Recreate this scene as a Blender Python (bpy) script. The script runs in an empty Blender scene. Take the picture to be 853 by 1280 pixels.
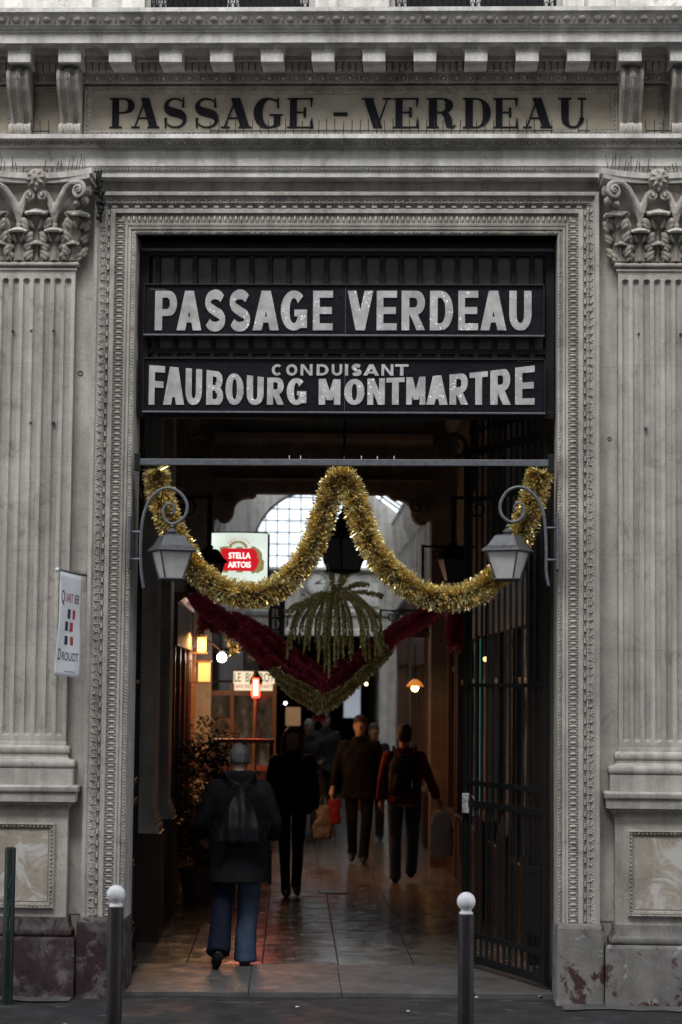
import bpy, bmesh, math, random
from mathutils import Vector, Matrix, noise
random.seed(7)
PI = math.pi
rad = math.radians
scene = bpy.context.scene

# ------------------------------------------------------------------ camera
CAM = Vector((0.535, -14.4, 2.1))
YAW, PITCH, ROLL, FPX = rad(2.2), rad(4.85), rad(0.55), 2600.0      # focal length in pixels of the 1280-high photograph
F_ = Vector((-math.sin(YAW)*math.cos(PITCH), math.cos(YAW)*math.cos(PITCH), math.sin(PITCH)))
r_ = Vector((math.cos(YAW), math.sin(YAW), 0)); u_ = r_.cross(F_)
R_ = math.cos(ROLL)*r_ + math.sin(ROLL)*u_
U_ = -math.sin(ROLL)*r_ + math.cos(ROLL)*u_
cd = bpy.data.cameras.new("camera"); cam = bpy.data.objects.new("camera", cd)
scene.collection.objects.link(cam)
M = Matrix((R_, U_, -F_)).transposed().to_4x4(); M.translation = CAM
cam.matrix_world = M
cd.sensor_fit = 'VERTICAL'; cd.sensor_height = 36.0; cd.lens = 36.0*FPX/1280
cd.clip_start = 0.1; cd.clip_end = 900
cd.dof.use_dof = True; cd.dof.focus_distance = 14.35; cd.dof.aperture_fstop = 2.6
scene.camera = cam
scene.render.resolution_x, scene.render.resolution_y = 682, 1024

# ------------------------------------------------------------------ daylight (overcast)
SUN_EL, SUN_AZ = rad(46), rad(192)      # azimuth clockwise from +y (north): the sun stands behind the camera, high
w = bpy.data.worlds.new("World"); scene.world = w; w.use_nodes = True
nt = w.node_tree; bg = nt.nodes['Background']
sky = nt.nodes.new('ShaderNodeTexSky'); sky.sky_type = 'NISHITA'; sky.sun_disc = False
sky.sun_elevation = SUN_EL; sky.sun_rotation = SUN_AZ; sky.dust_density = 0.8; sky.air_density = 1.0
hs = nt.nodes.new('ShaderNodeHueSaturation'); hs.inputs['Saturation'].default_value = 0.22
nt.links.new(sky.outputs[0], hs.inputs['Color']); nt.links.new(hs.outputs[0], bg.inputs['Color'])
bg.inputs['Strength'].default_value = 0.15
sl = bpy.data.lights.new("sun", 'SUN'); sl.energy = 1.5; sl.angle = rad(35); sl.color = (1, .97, .92)
sun = bpy.data.objects.new("sun", sl); scene.collection.objects.link(sun)
sd = Vector((math.sin(SUN_AZ)*math.cos(SUN_EL), math.cos(SUN_AZ)*math.cos(SUN_EL), math.sin(SUN_EL)))
sun.rotation_euler = (-sd).to_track_quat('-Z', 'Y').to_euler()
sun.location = (0, -8, 20)
scene.view_settings.view_transform = 'Standard'; scene.view_settings.look = 'None'
scene.view_settings.exposure = 1.55; scene.view_settings.gamma = 1.0
scene.view_settings.use_curve_mapping = False
scene.cycles.max_bounces = 8; scene.cycles.diffuse_bounces = 4; scene.cycles.glossy_bounces = 4
scene.cycles.transmission_bounces = 6; scene.cycles.transparent_max_bounces = 12
scene.cycles.sample_clamp_indirect = 4.0; scene.cycles.caustics_reflective = False; scene.cycles.caustics_refractive = False

# ------------------------------------------------------------------ frames of reference
# street frame S: x along the facade, y into the building, z up. passage frame P: the arcade runs 3.5 deg off square.
RZ = rad(3.5)
ROTP = Matrix.Rotation(RZ, 3, 'Z')
def ray(px, py): return F_*FPX + R_*(px-426.5) + U_*(640-py)
def at(px, py, y=0.0):
    "point of the street frame on the plane y seen at photograph pixel px, py"
    d = ray(px, py); t = (y-CAM.y)/d.y
    return CAM + d*t
def pat(px, py, y):
    "the same in the passage frame"
    Ri = ROTP.transposed(); d = Ri @ ray(px, py); c = Ri @ CAM
    return c + d*((y-c.y)/d.y)

# ------------------------------------------------------------------ materials
def mat(name, base=(.5,.5,.5), rough=.6, metal=0.0, spec=.5, emit=None, estr=0.0):
    m = bpy.data.materials.new(name); m.use_nodes = True
    b = m.node_tree.nodes['Principled BSDF']
    b.inputs['Base Color'].default_value = (*base, 1)
    b.inputs['Roughness'].default_value = rough
    b.inputs['Metallic'].default_value = metal
    b.inputs['Specular IOR Level'].default_value = spec
    if emit:
        b.inputs['Emission Color'].default_value = (*emit, 1); b.inputs['Emission Strength'].default_value = estr
    return m
class N:
    "small node helper on one material"
    def __init__(s, m):
        s.m = m; s.t = m.node_tree; s.b = s.t.nodes['Principled BSDF']
        s.tc = s.t.nodes.new('ShaderNodeTexCoord')
    def map(s, scale=(1,1,1), loc=(0,0,0), src='Object', rot=(0,0,0)):
        n = s.t.nodes.new('ShaderNodeMapping'); n.inputs['Scale'].default_value = scale; n.inputs['Location'].default_value = loc
        n.inputs['Rotation'].default_value = rot
        s.t.links.new(s.tc.outputs[src], n.inputs['Vector']); return n.outputs[0]
    def noise(s, vec, scale=5, detail=6, rough=.6, dist=0):
        n = s.t.nodes.new('ShaderNodeTexNoise'); n.inputs['Scale'].default_value = scale; n.inputs['Detail'].default_value = detail
        n.inputs['Roughness'].default_value = rough; n.inputs['Distortion'].default_value = dist
        s.t.links.new(vec, n.inputs['Vector']); return n.outputs['Fac']
    def ramp(s, fac, stops):
        n = s.t.nodes.new('ShaderNodeValToRGB'); e = n.color_ramp.elements
        while len(e) < len(stops): e.new(.5)
        for k, (p, c) in enumerate(stops):
            e[k].position = p; e[k].color = (*c, 1) if isinstance(c, tuple) else (c, c, c, 1)
        s.t.links.new(fac, n.inputs[0]); return n.outputs[0]
    def mix(s, fac, a, b, mode='MIX'):
        n = s.t.nodes.new('ShaderNodeMix'); n.data_type = 'RGBA'; n.blend_type = mode
        for sock, v in ((n.inputs[0], fac), (n.inputs[6], a), (n.inputs[7], b)):
            if isinstance(v, (int, float)): sock.default_value = v
            elif isinstance(v, tuple): sock.default_value = (*v, 1)
            else: s.t.links.new(v, sock)
        return n.outputs[2]
    def bump(s, h, strength=.3, dist=.01, prev=None):
        n = s.t.nodes.new('ShaderNodeBump'); n.inputs['Strength'].default_value = strength; n.inputs['Distance'].default_value = dist
        s.t.links.new(h, n.inputs['Height'])
        if prev is not None: s.t.links.new(prev, n.inputs['Normal'])
        return n.outputs[0]
    def col(s, c): s.t.links.new(c, s.b.inputs['Base Color'])
    def rgh(s, c): s.t.links.new(c, s.b.inputs['Roughness'])
    def nrm(s, c): s.t.links.new(c, s.b.inputs['Normal'])

def stone(name, light, dark, stain=(.10,.09,.08), stainamt=.5, streak=.5, bumpd=.004, blotch=None, joints=0.0):
    m = mat(name, light, .88, spec=.25); n = N(m)
    v = n.map()
    a = n.ramp(n.noise(v, 2.1, 8, .65, .3), [(.32, dark), (.62, light)])
    st = n.ramp(n.noise(n.map((9, 9, .55)), 1.0, 6, .6), [(.42, 0.0), (.72, 1.0)])
    c = n.mix(n.mix(streak, 0.0*1.0, st) if False else st, a, n.mix(streak, a, stain))
    sp = n.ramp(n.noise(v, 7.0, 9, .72, .6), [(.55, 0.0), (.70, 1.0)])
    c = n.mix(sp, c, n.mix(stainamt, c, stain))
    fine = n.ramp(n.noise(v, 120, 3, .6), [(.3, .82), (.7, 1.1)])
    c = n.mix(1.0, c, fine, 'MULTIPLY')
    j_ = n.t.nodes.new('ShaderNodeSeparateXYZ'); n.t.links.new(v, j_.inputs[0])
    k_ = n.t.nodes.new('ShaderNodeMath'); k_.operation = 'MULTIPLY_ADD'; k_.inputs[1].default_value = 1/.655; k_.inputs[2].default_value = .37; n.t.links.new(j_.outputs[2], k_.inputs[0])
    f_ = n.t.nodes.new('ShaderNodeMath'); f_.operation = 'FRACT'; n.t.links.new(k_.outputs[0], f_.inputs[0])
    jl = n.ramp(f_.outputs[0], [(0,.80),(.006,.80),(.010,1.0)]); c = n.mix(joints, c, jl, 'MULTIPLY')
    mott = n.ramp(n.noise(n.map(loc=(4,4,4)), 4.5, 8, .7, .4), [(.33,.80),(.5,1.0),(.68,1.12)]); c = n.mix(.8, c, mott, 'MULTIPLY')
    if blotch:
        for (colr, sc, lo, hi, off) in blotch:
            f = n.ramp(n.noise(n.map(loc=(off, off*.7, -off)), sc, 7, .68, .8), [(lo, 0.0), (hi, 1.0)])
            c = n.mix(f, c, colr)
    n.col(c)
    b1 = n.bump(n.noise(v, 14, 8, .7), .5, bumpd*2)
    n.nrm(n.bump(n.noise(v, 90, 4, .7), .5, bumpd*.6, b1))
    return m
STONE = stone('weathered_limestone', (.53,.505,.47), (.39,.368,.34), (.13,.115,.10), .55, .6, joints=.75)
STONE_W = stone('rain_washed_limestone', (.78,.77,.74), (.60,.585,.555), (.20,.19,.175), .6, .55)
STONE_S = stone('pale_wall_limestone', (.60,.58,.54), (.44,.42,.385), (.17,.155,.14), .5, .5, joints=.8)
STONE_C = stone('grey_cement_plinth', (.25,.24,.225), (.15,.145,.14), (.06,.055,.055), .7, .3, .008, blotch=[((.062,.032,.033), 3.4, .55, .60, 5.0), ((.30,.295,.285), 6.0, .60, .64, 2.0)])
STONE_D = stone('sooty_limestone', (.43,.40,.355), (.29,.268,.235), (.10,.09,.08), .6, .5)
STONE_F = stone('frieze_limestone', (.40,.365,.30), (.35,.315,.255), (.22,.195,.16), .15, .12)
STONE_P = stone('flaking_painted_limestone', (.47,.42,.355), (.36,.32,.27), (.16,.14,.12), .4, .3,
                blotch=[((.55,.535,.51), 4.2, .50, .56, 3.0), ((.33,.16,.13), 5.0, .68, .70, 9.0)])
STONE_R = stone('plinth_stone_with_flaking_red_paint', (.17,.155,.15), (.085,.078,.078), (.03,.027,.027), .7, .3, .008,
                blotch=[((.045,.026,.028), 3.2, .42, .54, 5.0), ((.030,.020,.021), 9.0, .52, .60, 2.0), ((.15,.145,.142), 6.5, .58, .66, 11.0)])
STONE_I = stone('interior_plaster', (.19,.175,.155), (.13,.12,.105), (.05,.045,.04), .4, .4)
LETTER_BLK = mat('black_sign_paint', (.012,.013,.018), .8, spec=.15)
IRON = mat('black_painted_iron', (.009,.010,.011), .55, spec=.25)
IRONG = mat('grey_painted_iron', (.105,.115,.13), .45); n = N(IRONG); n.col(n.ramp(n.noise(n.map(), 30, 5), [(.3,(.07,.078,.09)),(.7,(.13,.14,.155))]))
LEADGREY = mat('grey_lantern_paint', (.15,.155,.165), .38, .3); n = N(LEADGREY); n.col(n.ramp(n.noise(n.map(), 40, 5), [(.3,(.065,.068,.075)),(.7,(.125,.13,.138))]))
FROST = mat('frosted_lantern_glass', (.36,.36,.37), .45); n = N(FROST); n.col(n.ramp(n.noise(n.map(), 9, 5), [(.3,(.46,.46,.46)),(.75,(.66,.66,.655))]))
DARKGLASS = mat('dark_glass', (.02,.022,.024), .08, spec=.6)
PANE_GREY = mat('grey_transom_pane', (.05,.05,.052), .35); n = N(PANE_GREY)
n.col(n.ramp(n.noise(n.map(), 11, 6), [(.3,(.07,.07,.072)),(.7,(.12,.12,.122))]))
BOARD = mat('navy_black_enamel', (.012,.014,.022), .25, spec=.22); n = N(BOARD)
n.rgh(n.ramp(n.noise(n.map(), 20, 5), [(.3,.22),(.7,.42)])); n.col(n.ramp(n.noise(n.map((1,1,6)), 3, 6), [(.3,(.005,.0055,.009)),(.75,(.012,.013,.019))]))
def silver_mat():
    m = mat('ribbed_reflective_letter', (.5,.5,.5), .32, .35); n = N(m)
    v = n.map(rot=(0, rad(28), 0))
    wv = n.t.nodes.new('ShaderNodeTexWave'); wv.inputs['Scale'].default_value = 38; wv.bands_direction = 'Z'
    n.t.links.new(v, wv.inputs['Vector'])
    wx = n.t.nodes.new('ShaderNodeTexWave'); wx.inputs['Scale'].default_value = 38; wx.bands_direction = 'X'
    n.t.links.new(v, wx.inputs['Vector'])
    h = n.mix(1.0, wv.outputs[1], wx.outputs[1], 'ADD')
    c = n.ramp(n.noise(n.map(), 8, 4), [(.35,(.30,.30,.295)),(.7,(.52,.52,.515))])
    vor = n.t.nodes.new('ShaderNodeTexVoronoi'); vor.inputs['Scale'].default_value = 95
    n.t.links.new(n.tc.outputs['Object'], vor.inputs['Vector'])
    sp = n.ramp(vor.outputs[1], [(.80, 0.0), (.90, 1.0)])
    zone = n.ramp(n.noise(n.map((1,1,1), (3,0,1)), 3.2, 3), [(.50, 0.0), (.58, 1.0)])
    g = n.mix(1.0, sp, zone, 'MULTIPLY')
    n.col(n.mix(g, n.mix(.35, c, h, 'MULTIPLY'), (.95,.95,.95)))  # white glints painted into the letter colour
    n.nrm(n.bump(h, .6, .003)); return m
SILVER = silver_mat()
ASPHALT = mat('asphalt_pavement', (.07,.07,.072), .85, spec=.25); n = N(ASPHALT)
c = n.ramp(n.noise(n.map(), 3.2, 8, .7), [(.35,(.020,.020,.022)),(.65,(.044,.044,.047))])
c = n.mix(n.ramp(n.noise(n.map((1.2,3,1)), 4, 7, .7, .6), [(.58,0.0),(.66,1.0)]), c, (.11,.11,.115))
c = n.mix(1.0, c, n.ramp(n.noise(n.map(), 160, 3), [(.3,.6),(.7,1.25)]), 'MULTIPLY')
n.col(c); n.nrm(n.bump(n.noise(n.map(), 180, 3), .7, .004)); n.rgh(n.ramp(n.noise(n.map(), 2.4, 6), [(.4,.55),(.6,.9)]))
KERB = stone('granite_kerb', (.22,.22,.225), (.13,.13,.135), (.05,.05,.05), .4, .1)
def wet(name, c1, c2, r0, r1, brick=None):
    m = mat(name, c1, r0); n = N(m)
    c = n.ramp(n.noise(n.map(), 2.7, 8, .7, .5), [(.32, c2), (.66, c1)])
    c = n.mix(n.ramp(n.noise(n.map((1,1.6,1), (5,2,0)), 6, 8, .72, 1.0), [(.60,0.0),(.70,1.0)]), c, (.035,.032,.03))
    if brick:
        bt = n.t.nodes.new('ShaderNodeTexBrick'); bt.offset = 0; bt.inputs['Scale'].default_value = 1
        bt.inputs['Brick Width'].default_value = brick; bt.inputs['Row Height'].default_value = brick
        bt.inputs['Mortar Size'].default_value = .006; bt.inputs['Color1'].default_value = (1,1,1,1); bt.inputs['Color2'].default_value = (.85,.85,.85,1)
        bt.inputs['Mortar'].default_value = (.25,.25,.25,1)
        n.t.links.new(n.map(), bt.inputs['Vector']); c = n.mix(1.0, c, bt.outputs[0], 'MULTIPLY')
    n.col(c); n.rgh(n.ramp(n.noise(n.map(), 5.5, 7, .7), [(.35, r0), (.70, r1)]))
    n.nrm(n.bump(n.noise(n.map(), 35, 5), .25, .0015)); return m
TILE = wet('worn_polished_floor_stone', (.21,.19,.16), (.11,.10,.088), .12, .30)
TILE2 = wet('worn_floor_stone_paving', (.21,.19,.16), (.11,.10,.088), .15, .30, .58)
THRESH = wet('grey_threshold_stone', (.12,.118,.115), (.055,.053,.052), .4, .75)
def wood(name, c1, c2, r=.4):
    m = mat(name, c1, r); n = N(m)
    n.col(n.ramp(n.noise(n.map((18, 18, 1.2)), 1.5, 6), [(.3, c2), (.7, c1)])); return m
WOOD = wood('dark_varnished_wood', (.055,.026,.016), (.025,.012,.008))
WOODL = wood('brown_shopfront_wood', (.17,.075,.035), (.08,.035,.016), .35)
WOODG = wood('grey_green_shopfront_paint', (.05,.06,.058), (.03,.036,.034), .4)
GOLD = mat('gold_tinsel', (.80,.58,.20), .22, .62); n = N(GOLD)
n.col(n.ramp(n.noise(n.map(), 11, 3), [(.34,(.80,.50,.12)),(.48,(1,.76,.26)),(.66,(1,.92,.50))]))  # palest tone stands in for highlights on the foil
REDT = mat('red_tinsel', (.42,.012,.03), .3, .1); n = N(REDT)
n.col(n.ramp(n.noise(n.map(), 8, 3), [(.35,(.62,.02,.05)),(.62,(1,.16,.27))]))
GREENT = mat('green_gold_tinsel', (.32,.30,.09), .25, .12); n = N(GREENT)
n.col(n.ramp(n.noise(n.map(), 14, 3), [(.3,(.42,.38,.10)),(.5,(.85,.76,.28)),(.68,(1,.96,.66))]))
WHITE = mat('white_paint', (.72,.72,.72), .4)
WHITE_C = mat('white_printed_cloth', (.70,.72,.77), .7); n = N(WHITE_C); n.col(n.ramp(n.noise(n.map(), 4, 4), [(.3,(.74,.76,.80)),(.7,(.86,.88,.92))]))
RED_I = mat('red_ink', (.50,.04,.05), .6); BLUE_I = mat('navy_ink', (.02,.025,.07), .6); GREY_I = mat('grey_ink', (.10,.10,.12), .6)
SKIN = mat('skin', (.32,.20,.15), .6); n = N(SKIN); n.col(n.ramp(n.noise(n.map(), 25, 3), [(.3,(.25,.155,.115)),(.7,(.34,.22,.17))]))
def cloth(name, c, v=.25):
    m = mat(name, c, .85, spec=.2); n = N(m)
    n.col(n.ramp(n.noise(n.map(), 14, 5), [(.3, tuple(x*(1-v) for x in c)), (.7, tuple(x*(1+v) for x in c))]))
    n.nrm(n.bump(n.noise(n.map((1,1,.5)), 9, 4), .6, .02)); return m
# ------------------------------------------------------------------ mesh helpers
BASE = {}
def collect(o): scene.collection.objects.link(o); return o
def tag(o, label=None, cat=None, group=None, kind=None):
    if label: o['label'] = label
    if cat: o['category'] = cat
    if group: o['group'] = group
    if kind: o['kind'] = kind
    return o
def place(o, loc, frame):
    v = Vector(loc)
    if frame == 'P': o.location = ROTP @ v; o.rotation_euler = (0, 0, RZ)
    else: o.location = v
def thing(name, label, cat, loc=(0,0,0), frame='S', group=None, kind=None):
    o = bpy.data.objects.new(name, None); o.empty_display_size = .1; collect(o)
    place(o, loc, frame); BASE[o.name] = Vector(loc)
    return tag(o, label, cat, group, kind)
def copy_tree(o, parent=None):
    c = o.copy(); scene.collection.objects.link(c); c.parent = parent
    if parent is None: BASE[c.name] = BASE.get(o.name, Vector())
    for ch in [x for x in bpy.data.objects if x.parent == o]: copy_tree(ch, c)
    return c
def root(o):
    while o.parent: o = o.parent
    return o
class MB:
    def __init__(s): s.v = []; s.f = []
    def add(s, vs, fs):
        k = len(s.v); s.v += [Vector(p) for p in vs]; s.f += [tuple(i+k for i in f) for f in fs]; return s
    def box(s, x0, x1, y0, y1, z0, z1):
        return s.add([(x0,y0,z0),(x1,y0,z0),(x1,y1,z0),(x0,y1,z0),(x0,y0,z1),(x1,y0,z1),(x1,y1,z1),(x0,y1,z1)],
                     [(0,3,2,1),(4,5,6,7),(0,1,5,4),(1,2,6,5),(2,3,7,6),(3,0,4,7)])
    def taper(s, c0, a0, c1, a1):
        "frustum: rect centre c0 half sizes a0 (x,y) to c1,a1"
        vs = []
        for (c, a) in ((c0,a0),(c1,a1)):
            for sx, sy in ((-1,-1),(1,-1),(1,1),(-1,1)): vs.append((c[0]+sx*a[0], c[1]+sy*a[1], c[2]))
        return s.add(vs, [(0,3,2,1),(4,5,6,7),(0,1,5,4),(1,2,6,5),(2,3,7,6),(3,0,4,7)])
    def profx(s, prof, x0, x1, nx=1):
        "closed profile of (y,z) extruded along x"
        n = len(prof); vs = []
        for i in range(nx+1):
            x = x0+(x1-x0)*i/nx
            vs += [(x, p[0], p[1]) for p in prof]
        fs = [(i*n+j, i*n+(j+1)%n, (i+1)*n+(j+1)%n, (i+1)*n+j) for i in range(nx) for j in range(n)]
        fs += [tuple(range(n))[::-1], tuple(range(nx*n, nx*n+n))]
        return s.add(vs, fs)
    def profy(s, prof, y0, y1):
        "closed profile of (x,z) extruded along y"
        n = len(prof); vs = [(p[0], y0, p[1]) for p in prof] + [(p[0], y1, p[1]) for p in prof]
        return s.add(vs, [(j, j+n, (j+1)%n+n, (j+1)%n) for j in range(n)] + [tuple(range(n)), tuple(range(n, 2*n))[::-1]])
    def profz(s, prof, z0, z1):
        n = len(prof); vs = [(p[0], p[1], z0) for p in prof] + [(p[0], p[1], z1) for p in prof]
        return s.add(vs, [(j, (j+1)%n, (j+1)%n+n, j+n) for j in range(n)] + [tuple(range(n))[::-1], tuple(range(n, 2*n))])
    def rings(s, rg, cap=True):
        n = len(rg[0]); vs = [p for r in rg for p in r]
        fs = [(i*n+j, i*n+(j+1)%n, (i+1)*n+(j+1)%n, (i+1)*n+j) for i in range(len(rg)-1) for j in range(n)]
        if cap: fs += [tuple(range(n))[::-1], tuple(range((len(rg)-1)*n, len(rg)*n))]
        return s.add(vs, fs)
    def ell(s, lst, n=16):
        "stack of horizontal ellipses (cx,cy,z,rx,ry)"
        return s.rings([[(cx+rx*math.cos(2*PI*k/n), cy+ry*math.sin(2*PI*k/n), z) for k in range(n)] for cx,cy,z,rx,ry in lst])
    def lathe(s, prof, c=(0,0,0), n=20):
        return s.ell([(c[0], c[1], c[2]+z, max(r,1e-4), max(r,1e-4)) for r, z in prof], n)
    def tube(s, pts, r, n=8, closed=False):
        pts = [Vector(p) for p in pts]; rg = []; up = None
        for i, p in enumerate(pts):
            t = (pts[min(i+1,len(pts)-1)]-pts[max(i-1,0)]).normalized()
            if up is None:
                up = Vector((0,0,1)) if abs(t.z) < .9 else Vector((0,1,0))
            a = t.cross(up); 
            if a.length < 1e-5: a = t.cross(Vector((1,0,0)))
            a.normalize(); b = a.cross(t).normalized(); up = b
            ri = r[i] if isinstance(r, (list, tuple)) else r
            rg.append([p + a*ri*math.cos(2*PI*k/n) + b*ri*math.sin(2*PI*k/n) for k in range(n)])
        return s.rings(rg)
    def ball(s, c, r, n=12, m=8):
        rx, ry, rz = r if isinstance(r, (tuple, list)) else (r, r, r)
        return s.ell([(c[0], c[1], c[2]-rz*math.cos(PI*i/m), max(1e-4, rx*math.sin(PI*i/m)), max(1e-4, ry*math.sin(PI*i/m))) for i in range(m+1)], n)
    def lump(s, c, u, v, w, nu=6, nv=3):
        "half ellipsoid standing on a surface: u, v in-plane half axes, w the height vector"
        c = Vector(c); u = Vector(u); v = Vector(v); w = Vector(w); vs = []; fs = []
        for j in range(nv):
            a = (PI/2)*j/nv
            for i in range(nu):
                b = 2*PI*i/nu
                vs.append(c + (u*math.cos(b)+v*math.sin(b))*math.cos(a) + w*math.sin(a))
        vs.append(c+w)
        for j in range(nv-1):
            for i in range(nu): fs.append((j*nu+i, j*nu+(i+1)%nu, (j+1)*nu+(i+1)%nu, (j+1)*nu+i))
        for i in range(nu): fs.append(((nv-1)*nu+i, (nv-1)*nu+(i+1)%nu, nv*nu))
        return s.add(vs, fs)
    def stroke(s, pts, ws, mp, depth, k=0, hcut=False):
        """one pen stroke of a letter. pts in letter units, mp(x, y, d) -> 3D point, d = relief height"""
        n = len(pts); L = []; Rr = []
        for i, (x, y) in enumerate(pts):
            x0, y0 = pts[max(i-1,0)]; x1, y1 = pts[min(i+1,n-1)]
            tx, ty = x1-x0, y1-y0; l = math.hypot(tx, ty) or 1
            nx, ny = (-ty/l, tx/l) if not hcut else (1, 0)
            wd = (ws[i] if isinstance(ws, (list, tuple)) else ws)/2
            L.append((x+nx*wd, y+ny*wd)); Rr.append((x-nx*wd, y-ny*wd))
        d = depth + .0004*k; vs = []
        for a, b in zip(L, Rr): vs += [mp(a[0],a[1],d), mp(b[0],b[1],d), mp(a[0],a[1],0), mp(b[0],b[1],0)]
        fs = []
        for i in range(n-1):
            q = 4*i; fs += [(q, q+1, q+5, q+4), (q, q+4, q+6, q+2), (q+1, q+3, q+7, q+5)]
        fs += [(0,2,3,1), (4*n-4, 4*n-3, 4*n-1, 4*n-2)]
        return s.add(vs, fs)
    def build(s, name, m, parent=None, smooth=False, kind=None, label=None, cat=None, group=None, loc=None, frame='S', bevel=0, solid=0):
        me = bpy.data.meshes.new(name)
        base = Vector()
        if parent is not None: base = BASE.get(root(parent).name, Vector())
        elif loc is not None: base = Vector(loc)
        me.from_pydata([tuple(p-base) for p in s.v], [], s.f); me.update()
        if parent is None or True:
            bm = bmesh.new(); bm.from_mesh(me); bmesh.ops.recalc_face_normals(bm, faces=bm.faces); bm.to_mesh(me); bm.free()
        me.materials.append(m)
        if smooth:
            me.shade_smooth()
            if smooth != 'all': me.set_sharp_from_angle(angle=rad(42))
        o = bpy.data.objects.new(name, me); collect(o)
        if parent is not None: o.parent = parent
        else:
            place(o, base, frame); BASE[o.name] = base
        if bevel:
            b = o.modifiers.new('bevel', 'BEVEL'); b.width = bevel; b.segments = 2; b.limit_method = 'ANGLE'
        if solid:
            b = o.modifiers.new('solidify', 'SOLIDIFY'); b.thickness = solid; b.offset = 0
        return tag(o, label, cat, group, kind)
def text_mb(txt, size, mp, depth=.002, align='CENTER', cw=1.0):
    "flat print in the built-in font, laid out by mp(x, y, d)"
    cu = bpy.data.curves.new('t', 'FONT'); cu.body = txt; cu.size = size; cu.align_x = align; cu.resolution_u = 3
    ob = bpy.data.objects.new('t', cu); me = bpy.data.meshes.new_from_object(ob)
    mb = MB(); mb.add([mp(v.co.x*cw, v.co.y, depth) for v in me.vertices], [tuple(p.vertices) for p in me.polygons])
    bpy.data.objects.remove(ob); bpy.data.curves.remove(cu); bpy.data.meshes.remove(me)
    return mb
def remesh(mb, voxel, smooth=4):
    me = bpy.data.meshes.new('tmp'); me.from_pydata([tuple(p) for p in mb.v], [], mb.f); me.update()
    bm = bmesh.new(); bm.from_mesh(me); bmesh.ops.recalc_face_normals(bm, faces=bm.faces); bm.to_mesh(me); bm.free()
    ob = bpy.data.objects.new('tmp', me); collect(ob)
    r = ob.modifiers.new('r', 'REMESH'); r.mode = 'VOXEL'; r.voxel_size = voxel
    if smooth:
        q = ob.modifiers.new('s', 'SMOOTH'); q.iterations = smooth; q.factor = .5
    dg = bpy.context.evaluated_depsgraph_get(); dg.update(); e = ob.evaluated_get(dg).to_mesh()
    out = MB(); out.add([v.co.copy() for v in e.vertices], [tuple(p.vertices) for p in e.polygons])
    bpy.data.objects.remove(ob); bpy.data.meshes.remove(me)
    return out
def arc(cx, cy, rx, ry, a0, a1, n=12):
    return [(cx+rx*math.cos(rad(a0+(a1-a0)*i/n)), cy+ry*math.sin(rad(a0+(a1-a0)*i/n))) for i in range(n+1)]

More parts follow.
